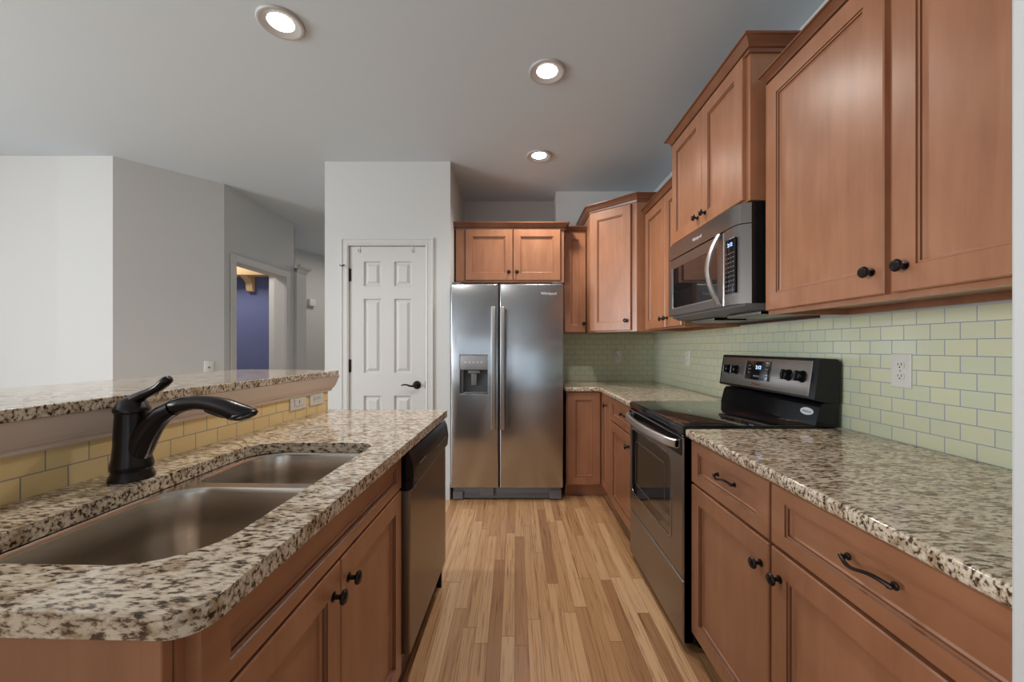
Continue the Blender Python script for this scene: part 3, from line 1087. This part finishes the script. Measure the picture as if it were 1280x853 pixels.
lo_, li_ = rrect(g0 + 0.07, g1 - 0.07, gz0 + 0.06, gz1 - 0.055, 0.02, 6), rrect(g0 + 0.074, g1 - 0.074, gz0 + 0.064, gz1 - 0.059, 0.018, 6)
O2 = O - X_ * 0.0042
m.quad_loops([[O2 + Y_ * a + Z_ * b for a, b in lo_], [O2 - X_ * 0.0004 + Y_ * a + Z_ * b for a, b in lo_], [O2 - X_ * 0.0004 + Y_ * a + Z_ * b for a, b in li_], [O2 + Y_ * a + Z_ * b for a, b in li_]])
m.build('window_outline', 'grey_plastic', gw, smooth=0)
m = MB()
lo_, li_ = rrect(g0 - 0.004, g1 + 0.004, gz0 - 0.004, gz1 + 0.004, 0.032, 6), rrect(g0 + 0.002, g1 - 0.002, gz0 + 0.002, gz1 - 0.002, 0.03, 6)
O2 = Vector((0.728 - 0.0432, RY0 + 0.004, 0.296))
m.quad_loops([[O2 + Y_ * a + Z_ * b for a, b in lo_], [O2 - X_ * 0.0025 + Y_ * a + Z_ * b for a, b in lo_], [O2 - X_ * 0.0025 + Y_ * a + Z_ * b for a, b in li_], [O2 + Y_ * a + Z_ * b for a, b in li_]])
m.build('window_trim', 'steel', od, smooth=0)
MB().box(0.690, 0.727, RY0 + 0.005, RY1 - 0.005, 0.8745, 0.884).build('door_top_cap', 'black_gloss', od, smooth=0)
# black band behind the handle
m = MB()
m.box(0.6805, 0.6845, RY0 + 0.010, RY1 - 0.010, 0.800, 0.872)
m.build('handle_band', 'black_gloss', od, smooth=0)
# bowed handle strip
m = MB()
lps = []
for i in range(17):
    s = -1 + i / 8
    y = 1.998 + s * 0.352
    x = 0.655 - 0.030 * (1 - s * s)
    if abs(s) > 0.95:
        x = 0.668
    lps.append([(x, y, 0.826), (x - 0.006, y, 0.830), (x - 0.008, y, 0.844), (x - 0.006, y, 0.858), (x, y, 0.862), (x + 0.012, y, 0.860), (x + 0.012, y, 0.828)])
m.quad_loops(lps, True, True, True)
m.box(0.660, 0.680, 1.998 - 0.352, 1.998 - 0.325, 0.828, 0.860, 0.003)
m.box(0.660, 0.680, 1.998 + 0.325, 1.998 + 0.352, 0.828, 0.860, 0.003)
m.build('oven_handle', 'steel_bright', od, smooth=25)
# cooktop
m = MB()
m.box(0.684, 1.252, RY0, RY1, 0.888, 0.918, 0.004)
m.build('cooktop_frame', 'black_gloss', t, smooth=30)
ck = MB().box(0.692, 1.225, RY0 + 0.008, RY1 - 0.008, 0.9185, 0.9235, 0.0015).build('cooktop_glass', 'black_glass', t, smooth=30)
for (x, y, r) in ((0.84, 1.80, 0.105), (0.84, 2.19, 0.080), (1.09, 1.80, 0.080), (1.09, 2.19, 0.105)):
    m = MB()
    seg = 48
    for rr in (r, r * 0.6):
        m.quad_loops([[(x + q * math.cos(2 * PI * k / seg), y + q * math.sin(2 * PI * k / seg), 0.9237) for k in range(seg)] for q in (rr, rr - 0.0015)])
    m.build('burner_ring', 'ring_print', t, smooth=0)
# backguard: riser and sloped console
m = MB()
m.extrude([(1.226, RY0 + 0.004, 0.9185), (1.322, RY0 + 0.004, 0.9185), (1.322, RY0 + 0.004, 1.015), (1.258, RY0 + 0.004, 1.012), (1.246, RY0 + 0.004, 0.998)], (0, RY1 - RY0 - 0.008, 0))
rs = m.build('backguard_riser', 'black_gloss', t, smooth=20)
m = MB()
m.extrude([(1.220, RY0, 1.031), (1.225, RY0, 1.026), (1.27, RY0, 1.0155), (1.326, RY0, 1.0155), (1.328, RY0, 1.18), (1.315, RY0, 1.195), (1.25, RY0, 1.199), (1.244, RY0, 1.195)], (0, RY1 - RY0, 0))
cs = m.build('control_console', 'black_satin', t, smooth=20)
# its stainless face, lying on the sloped front
c_lo, c_hi = Vector((1.220, 0, 1.031)), Vector((1.244, 0, 1.195))
cv = (c_hi - c_lo).normalized()
cn = Vector((-cv.z, 0, cv.x))


def con(y, v, n=0.0):
    p = c_lo + cv * v + cn * n
    return Vector((p.x, y, p.z))


frc = (con(0, 0), Y_, cv, cn)
HC = (c_hi - c_lo).length
m = MB()
m.rings(frc, [(RY0 + 0.034, RY1 - 0.014, 0.008, HC - 0.008, 0.0004), (RY0 + 0.034, RY1 - 0.014, 0.008, HC - 0.008, 0.002), (RY0 + 0.036, RY1 - 0.016, 0.010, HC - 0.010, 0.003)])
m.build('console_face', 'steel_sheet', cs, smooth=30)
m = MB()
m.rings(frc, [(1.915, 2.120, 0.046, 0.142, 0.0032), (1.915, 2.120, 0.046, 0.142, 0.005), (1.918, 2.117, 0.049, 0.139, 0.006)])
dsp = m.build('display', 'black_glass', cs, smooth=30)
m = MB()
m.rings(frc, [(2.118, 2.126, 0.044, 0.144, 0.0032), (2.118, 2.126, 0.044, 0.144, 0.007)])
m.build('display_edge', 'steel_bright', cs, smooth=0)
text_mesh('clock_digits', '2:12', 0.026, con(2.010, 0.110, 0.0066), -Y_, cv, 'led_blue', dsp)
for (yy, v, w_, h_) in ((2.085, 0.118, 0.022, 0.006), (2.085, 0.100, 0.022, 0.006), (2.085, 0.082, 0.016, 0.006), (1.945, 0.122, 0.024, 0.006), (1.945, 0.104, 0.020, 0.006), (1.945, 0.086, 0.020, 0.006), (1.945, 0.068, 0.018, 0.006), (2.02, 0.066, 0.05, 0.008)):
    m = MB()
    m.rings(frc, [(yy - w_ / 2, yy + w_ / 2, v - h_ / 2, v + h_ / 2, 0.0061), (yy - w_ / 2, yy + w_ / 2, v - h_ / 2, v + h_ / 2, 0.0066)])
    m.build('key', 'print_grey', dsp, smooth=0)
text_mesh('logo', 'Whirlpool', 0.016, con(2.02, 0.026, 0.0036), -Y_, cv, 'print_red', cs)
for y in (2.282, 2.205, 1.785, 1.700):
    p = con(y, 0.088, 0.003)
    m = MB()
    m.lathe([(0.026, 0), (0.026, 0.004), (0.0235, 0.007), (0.021, 0.028), (0.018, 0.031), (0, 0.0315)], p, cn, 24)
    m.rings((p, Y_, cv, cn), [(-0.005, 0.005, -0.022, 0.022, 0.028), (-0.005, 0.005, -0.022, 0.022, 0.036), (-0.003, 0.003, -0.020, 0.020, 0.038)])
    k_ = m.build('knob', 'black_gloss', cs, smooth=30)
    MB().lathe([(0.0262, 0.0005), (0.0275, 0.0005), (0.0275, 0.002), (0.0262, 0.002)], p, cn, 24).build('knob_ring', 'print_grey', k_, smooth=0)
# oval sticker on the riser
r_lo, r_hi = Vector((1.226, 0, 0.9185)), Vector((1.246, 0, 0.998))
rv = (r_hi - r_lo).normalized()
rn = Vector((-rv.z, 0, rv.x))
rc = r_lo + rv * 0.056 + rn * 0.0008
rc.y = 1.690
m = MB()
m.quad_loops([[rc + Y_ * (0.038 * math.cos(a)) + rv * (0.0155 * math.sin(a)) + rn * n for a in [2 * PI * k / 28 for k in range(28)]] for n in (0, 0.0006)], True, True, True)
sk = m.build('sticker', 'print_white', rs, smooth=0, label='white oval sticker')
text_mesh('sticker_print', 'Whirlpool', 0.012, rc + rn * 0.0012, -Y_, rv, 'print_blue', sk, 0.0003)

# ------------------------------------------------------------------ microwave
t = thing('microwave', 'stainless steel over-the-range microwave with bowed handle, mounted above the range', 'microwave', (1.13, 2.0, 1.40))
MY0, MY1, MX = 1.622, 2.374, 0.92
MB().box(0.968, XR - 0.002, MY0 + 0.002, MY1, 1.425, 1.838).build('case', 'black_satin', t, smooth=0)
m = MB()
m.extrude([(0.975, MY0 + 0.004, 1.400), (XR - 0.012, MY0 + 0.004, 1.385), (XR - 0.012, MY0 + 0.004, 1.4245), (0.94, MY0 + 0.004, 1.4245), (0.94, MY0 + 0.004, 1.414)], (0, MY1 - MY0 - 0.008, 0))
un = m.build('underside', 'grey_plastic', t, smooth=0)
for y in (1.80, 2.19):
    MB().box(1.03, 1.20, y - 0.13, y + 0.13, 1.382, 1.3965, 0.002).build('grease_filter', 'steel_sheet', un, smooth=0)


def curved_front(m, z0, z1, ya, yb, x=MX, th=0.045):
    pts = [(x + th, yb), (x + 0.004, yb), (x, yb - 0.004)]
    if ya <= MY0 + 0.002:
        pts += [(x - 0.002, ya + 0.10), (x + 0.0, ya + 0.045), (x + 0.010, ya + 0.018), (x + th, ya)]
    else:
        pts += [(x, ya + 0.003), (x + 0.003, ya), (x + th, ya)]
    m.quad_loops([[(a, b, z0) for a, b in pts], [(a, b, z1) for a, b in pts]], True, True, True)
    return m


curved_front(MB(), 1.754, 1.836, MY0, MY1).build('vent_panel', 'steel_sheet', t, smooth=30)
curved_front(MB(), 1.424, 1.750, MY0, 1.752).build('control_side', 'steel_sheet', t, smooth=30)
MB().box(0.968 - 0.012, 0.9675, MY0 + 0.006, MY1 - 0.004, 1.7502, 1.7538).build('seam', 'slot_dark', t, smooth=0)
m = MB()
fr = frx(MX + 0.045, 1.756, 1.424)
wd_, ht_ = MY1 - 1.756, 0.326
g0, g1, gz0, gz1 = 0.055, wd_ - 0.055, 0.045, 0.272
m.rings(fr, [(0, wd_, 0, ht_, 0), (0, wd_, 0, ht_, 0.042), (0.003, wd_ - 0.003, 0.003, ht_ - 0.003, 0.045), (g0, g1, gz0, gz1, 0.045), (g0 + 0.003, g1 - 0.003, gz0 + 0.003, gz1 - 0.003, 0.041)])
md = m.build('door', 'steel_sheet', t, smooth=30)
O = Vector((MX + 0.0035, 1.756, 1.424))
m = MB()
lp = rrect(g0 + 0.002, g1 - 0.002, gz0 + 0.002, gz1 - 0.002, 0.006, 3)
m.quad_loops([[O + Y_ * a + Z_ * b for a, b in lp], [O - X_ * 0.003 + Y_ * a + Z_ * b for a, b in lp]], True, True, True)
m.build('window', 'black_glass', md, smooth=30)
m = MB()
m.box(MX - 0.003, MX - 0.0003, 1.756 + g1 + 0.002, 1.756 + g1 + 0.010, 1.424 + gz0 - 0.004, 1.424 + gz1 + 0.004)
m.box(MX - 0.003, MX - 0.0003, 1.756 + g0 - 0.008, 1.756 + g1 + 0.010, 1.424 + gz0 - 0.008, 1.424 + gz0 - 0.002)
m.build('window_trim', 'steel_bright', md, smooth=0)
# bowed handle
m = MB()
lps = []
for i in range(21):
    s = -1 + i / 10
    z = 1.590 + s * 0.158
    x = MX - 0.006 - 0.050 * (1 - abs(s) ** 1.7)
    y = 1.788
    hw = 0.016
    lps.append([(x - 0.007, y - hw * 0.6, z), (x - 0.008, y + hw * 0.6, z), (x - 0.003, y + hw, z), (x + 0.005, y + hw, z), (x + 0.005, y - hw, z), (x - 0.003, y - hw, z)])
m.quad_loops(lps, True, True, True)
m.build('door_handle', 'steel_bright', md, smooth=50)
# key pad
m = MB()
m.rings(frx(MX - 0.0028, 1.652, 1.472), [(0, 0.082, 0, 0.232, 0), (0, 0.082, 0, 0.232, 0.003), (0.002, 0.080, 0.002, 0.230, 0.004)])
kp_ = m.build('keypad', 'black_gloss', t, smooth=30)
text_mesh('clock_digits', '2:12', 0.022, (MX - 0.0072, 1.690, 1.678), -Y_, Z_, 'led_blue', kp_)
for r in range(9):
    for c in range(4):
        y = 1.664 + c * 0.0185
        z = 1.486 + r * 0.0195
        MB().box(MX - 0.0074, MX - 0.0069, y - 0.0045, y + 0.0045, z - 0.0022, z + 0.0022).build('key', 'print_grey', kp_, smooth=0)
m = MB()
m.box(MX - 0.0062, MX - 0.0015, 1.7345, 1.7385, 1.470, 1.706)
m.build('keypad_trim', 'steel_bright', t, smooth=0)
text_mesh('logo', 'Whirlpool', 0.024, (MX - 0.0008, 2.01, 1.795), -Y_, Z_, 'print_white', t)
# thin dark strip on the wall under the back of the microwave
o = MB().box(XR - 0.014, XR - 0.0005, 1.76, 2.386, 1.3735, 1.384).build('trim_4', 'kick_board', smooth=0)
o['kind'] = 'structure'

# ------------------------------------------------------------------ outlets


def duplex(name, label, org, U, Nn, cat='outlet', w=0.072, h=0.118, rot=False, rockers='duplex'):
    """cover plate with two receptacles; org = centre on the wall, U = horizontal along the wall"""
    O, U, Nn = Vector(org), Vector(U), Vector(Nn)
    A, B = (U, Z_) if not rot else (Z_, U)
    t = thing(name, label, cat, O - Z_ * (h / 2 if not rot else w / 2), 'wall outlets')
    m = MB()
    m.rings((O, A, B, Nn), [(-w / 2, w / 2, -h / 2, h / 2, 0.0005), (-w / 2, w / 2, -h / 2, h / 2, 0.004), (-w / 2 + 0.003, w / 2 - 0.003, -h / 2 + 0.003, h / 2 - 0.003, 0.0065)])
    m.build('cover_plate', 'white_plastic', t, smooth=20)
    if rockers == 'duplex':
        for s in (-1, 1):
            c = O + B * (s * 0.0195)
            lp = [(0.0165 * math.cos(a), max(-0.0125, min(0.0125, 0.0165 * math.sin(a)))) for a in [2 * PI * k / 24 for k in range(24)]]
            m = MB()
            m.quad_loops([[c + A * a + B * b + Nn * n for a, b in lp] for n in (0.0066, 0.0085)], True, True, True)
            r_ = m.build('receptacle', 'white_plastic', t, smooth=20)
            m = MB()
            for q, hh in ((-0.0063, 0.0042), (0.0063, 0.0034)):
                m.rings((c + B * 0.003, A, B, Nn), [(q - 0.0012, q + 0.0012, -hh, hh, 0.0086), (q - 0.0012, q + 0.0012, -hh, hh, 0.009)])
            m.lathe([(0.0026, 0.0086), (0.0026, 0.009)], c - B * 0.007, Nn, 10)
            m.build('slots', 'slot_dark', r_, smooth=0)
        MB().lathe([(0.003, 0.0066), (0.0025, 0.0078), (0, 0.008)], O, Nn, 10).build('screw', 'grey_panel', t)
    else:
        m = MB()
        m.rings((O, A, B, Nn), [(-0.0165, 0.0165, -0.033, 0.033, 0.0066), (-0.0165, 0.0165, -0.033, 0.033, 0.0085), (-0.015, 0.015, -0.0315, 0.0315, 0.010)])
        r_ = m.build('rocker', 'white_plastic', t, smooth=20)
        m = MB()
        m.rings((O, A, B, Nn), [(-0.0075, 0.0075, -0.0035, 0.0035, 0.0101), (-0.0075, 0.0075, -0.0035, 0.0035, 0.0105)])
        m.build('slots', 'grey_panel', r_, smooth=0)
    return t


duplex('wall_outlet', 'white double outlet on the green tile right of the range', (XR - 0.008, 1.380, 1.163), Y_, -X_)
duplex('wall_outlet', 'white outlet plate on the right wall tile, far left of the range console', (XR - 0.008, 3.09, 1.158), Y_, -X_)
duplex('wall_outlet', 'white outlet on the back wall tile with a round plug-in light in it', (0.997, YB - 0.008, 1.150), X_, -Y_)
t = thing('night_light', 'round white plug-in night light in the back wall outlet', 'night light', (0.997, YB - 0.03, 1.155))
MB().lathe([(0.012, 0.0001), (0.012, 0.012), (0.030, 0.014), (0.033, 0.020), (0.031, 0.028), (0.022, 0.033), (0, 0.0345)], (0.999, YB - 0.0175, 1.190), -Y_, 24).build('lens', 'white_plastic', t)
MB().box(0.985, 1.013, YB - 0.034, YB - 0.0180, 1.146, 1.160, 0.003).build('plug', 'white_plastic', t)

# ================================================================== PENINSULA
ANG = -0.028
PX, PY = -0.352, 2.087
XF = Matrix.Translation((PX, PY, 0)) @ Matrix.Rotation(ANG, 4, 'Z') @ Matrix.Translation((-PX, -PY, 0))
XFI = XF.inverted()


def loc2(x, y):
    p = XFI @ Vector((x, y, 0))
    return (p.x, p.y)


WALL_A, WALL_B = (-1.1185, 0.17), (-0.983, 2.095)          # foot line of the tiled bar face (world)
SK = (WALL_B[0] - WALL_A[0]) / (WALL_B[1] - WALL_A[1])


def wall_x(y):
    return WALL_B[0] + (y - WALL_B[1]) * SK


# sink cut-out in peninsula coordinates
SX0, SX1, SY0, SY1 = -0.872, -0.456, 0.598, 1.365
cut = rrect(SX0, SX1, SY0, SY1, [0.09, 0.12, 0.055, 0.10], 8)
b0 = loc2(wall_x(0.500) + 0.0015, 0.500)
b1 = loc2(wall_x(2.095) + 0.0015, 2.092)
outer = [(b0[0], 0.492)] + [(-0.352 - 0.045 + 0.045 * math.sin(a), 0.492 + 0.045 - 0.045 * math.cos(a)) for a in [i * PI / 2 / 7 for i in range(8)]] + \
        [(-0.352 - 0.012 + 0.012 * math.cos(a), 2.087 - 0.012 + 0.012 * math.sin(a)) for a in [i * PI / 2 / 3 for i in range(4)]] + [(b1[0], 2.087)]
o = slab('countertop', outer, CB + 0.0005, CT, 'granite', [cut[::-1]], bevel=0.010)
tag(o, 'speckled granite peninsula countertop with the sink cut into it', 'countertop')

# sink
t = thing('sink', 'stainless steel undermount double-bowl sink in the peninsula counter', 'sink', (-0.66, 0.98, 0.66))
m = MB()
bowls = [(SX0 + 0.004, SX1 + 0.004, SY0 - 0.004, 1.030, [0.10, 0.125, 0.06, 0.11], 0.215), (SX0 + 0.02, SX1 + 0.004, 1.062, SY1 + 0.003, [0.06, 0.05, 0.06, 0.105], 0.19)]
bm = m.bm
edges = []
zt = CB - 0.001
oo = rrect(SX0 - 0.03, SX1 + 0.03, SY0 - 0.03, SY1 + 0.03, 0.11, 8)
for lp in [oo] + [rrect(*b[:5], 10) for b in bowls]:
    vs = [bm.verts.new((x, y, zt)) for x, y in lp]
    edges += [bm.edges.new((vs[i], vs[(i + 1) % len(vs)])) for i in range(len(vs))]
bmesh.ops.triangle_fill(bm, use_beauty=True, use_dissolve=False, edges=edges)


def inset_loop(b, s, z):
    x0, x1, y0, y1, r, _ = b
    return [(x, y, z) for x, y in rrect(x0 + s, x1 - s, y0 + s, y1 - s, [max(0.02, q - s * 0.8) for q in r], 10)]


m.build('rim', 'steel_sink', t, smooth=0)
for b in bowls:
    dpt = b[5]
    m = MB()
    m.quad_loops([inset_loop(b, 0, zt), inset_loop(b, 0.002, zt - 0.003), inset_loop(b, 0.005, zt - 0.012), inset_loop(b, 0.010, zt - dpt * 0.5), inset_loop(b, 0.015, zt - dpt + 0.035),
                  inset_loop(b, 0.024, zt - dpt + 0.012), inset_loop(b, 0.045, zt - dpt)], True, False, True)
    bw = m.build('bowl', 'steel_sink', t, smooth=60)
    bw.data.flip_normals()
    cx_, cy_ = (b[0] + b[1]) / 2, (b[2] + b[3]) / 2
    MB().lathe([(0.045, 0.0005), (0.044, 0.003), (0.034, 0.003), (0.030, 0.001), (0, 0.001)], (cx_, cy_, zt - dpt), Z_, 28).build('drain', 'steel_bright', bw)

# sink base cabinet
t = thing('sink_cabinet', 'reddish maple sink base cabinet with two doors under the peninsula counter', 'cabinet', (-0.68, 0.95, 0))
PF = -0.397          # face frame, doors stand proud to -0.377
m = MB()
m.box(-0.94, -0.925, 0.516, 1.405, 0.10, 0.60)
m.box(-0.925, PF, 0.516, 0.536, 0.10, CB)
m.box(-0.925, PF, 1.385, 1.405, 0.10, CB)
m.box(-0.925, PF, 0.536, 1.385, 0.10, 0.12)
m.box(PF - 0.02, PF, 0.536, 1.385, 0.72, CB)
m.box(PF - 0.02, PF, 0.90, 0.98, 0.12, 0.72)
m.build('carcass', 'maple_upright', t, smooth=0)
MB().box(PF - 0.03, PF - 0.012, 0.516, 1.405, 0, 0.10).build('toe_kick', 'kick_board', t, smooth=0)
frp = lambda y, z: ((PF, y, z), Y_, Z_, X_)
shaker(frp(0.530, 0.752), 0.862, 0.118, st=0.055, rl=0.032).build('false_drawer', 'maple_along', t, smooth=20)
d = shaker(frp(0.530, 0.105), 0.405, 0.640, st=0.060).build('door', 'maple_upright', t, smooth=20)
knob((PF + 0.02, 0.900, 0.680), X_, d)
d = shaker(frp(0.940, 0.105), 0.452, 0.640, st=0.060).build('door', 'maple_upright', t, smooth=20)
knob((PF + 0.02, 0.977, 0.680), X_, d)
m = MB()
m.box(-0.94, PF - 0.03, 0.503, 0.515, 0.0, CB)
m.box(PF - 0.0295, PF - 0.002, 0.498, 0.515, 0.0, CB, 0.002)
m.build('end_panel', 'maple_upright', t, smooth=0)

# dishwasher
t = thing('dishwasher', 'stainless steel dishwasher with black control panel in the peninsula, facing the range', 'dishwasher', (-0.68, 1.73, 0))
D0, D1 = 1.415, 2.060
m = MB()
m.box(-0.92, PF + 0.005, D0 + 0.002, D1 - 0.01, 0.10, 0.872)
m.box(-0.92, PF + 0.018, D1 - 0.004, D1 + 0.015, 0.0, 0.879)
m.build('tub', 'black_satin', t, smooth=0)
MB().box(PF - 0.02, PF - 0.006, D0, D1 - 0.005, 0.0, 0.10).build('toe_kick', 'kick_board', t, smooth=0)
m = MB()
fr = ((PF + 0.006, D0 + 0.012, 0.142), Y_, Z_, X_)
wd_, ht_ = D1 - D0 - 0.020, 0.586
m.rings(fr, [(0, wd_, 0, ht_, 0), (0, wd_, 0, ht_, 0.030), (0.004, wd_ - 0.004, 0.004, ht_ - 0.004, 0.035)])
dd_ = m.build('door', 'steel_sheet', t, smooth=30)
m = MB()
pr = [(PF + 0.006, 0.732), (PF + 0.040, 0.732), (PF + 0.052, 0.742), (PF + 0.056, 0.790), (PF + 0.050, 0.840), (PF + 0.038, 0.868), (PF + 0.006, 0.870)]
m.quad_loops([[(x, D0 + 0.004, z) for x, z in pr], [(x, D0 + 0.008, z) for x, z in pr], [(x, D1 - 0.008, z) for x, z in pr], [(x - (0.02 if i in (1, 2, 3, 4, 5) else 0), D1 - 0.001, z) for i, (x, z) in enumerate(pr)]], True, True, True)
cp = m.build('control_panel', 'black_gloss', t, smooth=30)
MB().box(PF + 0.0545, PF + 0.0562, 1.50, 1.60, 0.806, 0.809).build('logo_strip', 'print_grey', cp, smooth=0)
for k in range(9):
    y = 1.80 + 0.024 * k
    MB().box(PF + 0.0553, PF + 0.0564, y - 0.007, y + 0.007, 0.793, 0.795).build('key', 'print_grey', cp, smooth=0)
XF = Matrix.Identity(4)

# raised bar: half wall, tile face, moulding, granite top
ang2 = -math.atan(SK)
XF = Matrix.Translation((WALL_B[0], WALL_B[1], 0)) @ Matrix.Rotation(ang2, 4, 'Z')       # local: tile face at x = 0, far end at y = 0, near end y = -2
o = MB().box(-0.16, -0.008, -1.90, 0.004, 0, 1.090).build('wall_bar', 'wall_paint', smooth=0)
o['kind'] = 'structure'
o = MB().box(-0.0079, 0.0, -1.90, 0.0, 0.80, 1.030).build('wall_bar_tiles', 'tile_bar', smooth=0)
o['kind'] = 'structure'
prof = [(0, 1.014), (0.010, 1.014), (0.013, 1.020), (0.013, 1.028), (0.019, 1.031), (0.023, 1.040), (0.026, 1.044), (0.037, 1.084), (0.041, 1.0915), (0, 1.0915)]
o = MB().sweep([(-0.0005, -1.90), (-0.0005, 0.006), (-0.16, 0.006)], [(a + 0.0006, b) for a, b in prof], 1).build('trim_5', 'bar_apron', smooth=25)
o['kind'] = 'structure'
XF = Matrix.Identity(4)
bt = [(-1.055, 0.30), (-1.030, 0.80)] + [(-0.940 - 0.03 + 0.03 * math.cos(a), 2.150 - 0.03 + 0.03 * math.sin(a)) for a in (0, 0.4, 0.8, 1.2, 1.57)] + \
     [(-1.48 + 0.06 * math.cos(a), 2.165 + 0.06 * math.sin(a)) for a in (1.57, 2.0, 2.4, 2.8, 3.14)] + [(-1.55, 0.30)]
bt = [p for p in bt]
o = slab('bar_countertop', bt, 1.092, 1.120, 'granite', bevel=0.009)
tag(o, 'long speckled granite raised bar top behind the faucet', 'countertop')

# outlets lying on their sides in the bar tile
nb = Vector((math.cos(ang2), math.sin(ang2), 0))
ub = Vector((-math.sin(ang2), math.cos(ang2), 0))
for (yw, lab, kd) in ((1.835, 'white outlet plate lying sideways on the yellow bar tile, nearer the faucet', 'rocker'), (1.985, 'white outlet plate lying sideways on yellow bar tile, nearer the pantry door', 'duplex')):
    duplex('bar_outlet', lab, (wall_x(yw), yw, 0.992), ub, nb, rot=True, rockers=kd)

# ------------------------------------------------------------------ faucet
FXc, FYc = -0.964, 1.003
t = thing('faucet', 'oil-rubbed bronze single-lever pull-out kitchen faucet behind the sink', 'faucet', (FXc, FYc, CT))
z0 = CT + 0.0005
m = MB()
m.lathe([(0.0455, 0), (0.0455, 0.006), (0.041, 0.016), (0.0395, 0.022)], (FXc, FYc, z0), Z_, 36)
m.build('base_ring', 'bronze', t)
m = MB()
m.lathe([(0.040, 0.0225), (0.0425, 0.028), (0.0425, 0.036), (0.0385, 0.055), (0.036, 0.085), (0.0345, 0.130), (0.033, 0.158), (0.0335, 0.166)], (FXc, FYc, z0), Z_, 36)
body = m.build('body', 'bronze', t)
# spout: pixel outline of the photograph turned into lengths at the faucet's distance
S = FYc / F


def fp(px, py, dy=0.0):
    return ((px - CX) * S, FYc + dy, H - (py - CY) * S)


cl = [(166, 590, 8), (168.5, 578, 13), (172.5, 563, 15.2), (180, 547, 14.8), (190.5, 531, 13), (204, 517.5, 11.2), (216.5, 510.6, 10)]
m = MB()
m.tube([fp(a, b) for a, b, r in cl], [r * S for a, b, r in cl], 24)
m.build('spout', 'bronze', t, smooth=60)
cl = [(217, 510.2, 8.6), (219, 509, 10.4), (230, 505.4, 9.4), (243, 503.6, 8.6), (256, 503.8, 8.8), (269, 506.2, 10), (282, 510.0, 11.6), (293, 514.2, 12), (303, 516.0, 10.6), (312, 516.0, 7.6), (319, 515.2, 4.2)]
m = MB()
m.tube([fp(a, b) for a, b, r in cl], [r * S for a, b, r in cl], 24)
hd_ = m.build('spray_head', 'bronze', t, smooth=60)
m = MB()
m.lathe([(0.029, 0.0), (0.031, 0.004), (0.030, 0.009), (0.025, 0.012), (0.0, 0.012)], fp(304.5, 516.0), Vector((0.27, 0, -0.96)), 28)
m.build('spray_face', 'black_satin', hd_)
m = MB()
m.tube([fp(257, 512.2), fp(264, 513.6), fp(272, 516.5), fp(280, 520.5)], [0.006, 0.009, 0.009, 0.006], 12)
m.build('spray_button', 'black_satin', hd_)
m = MB()
m.lathe([(0.034, 0.1665), (0.0365, 0.169), (0.0365, 0.176), (0.034, 0.180), (0.031, 0.186), (0.024, 0.198), (0.012, 0.205), (0, 0.206)], (FXc, FYc, z0), Z_, 36)
lv = m.build('cap', 'bronze', t)
cl = [(159, 511, 7), (163, 505, 7.5), (171, 498.5, 7), (181, 493, 5.6), (191, 488.6, 5.0), (199, 484.2, 5.2), (205.5, 478.6, 5.8), (210, 474.4, 5.4), (212, 472.2, 3.0)]
m = MB()
m.tube([fp(a, b) for a, b, r in cl], [r * S for a, b, r in cl], 16, squash=1.25)
m.build('lever', 'bronze', t, smooth=60)
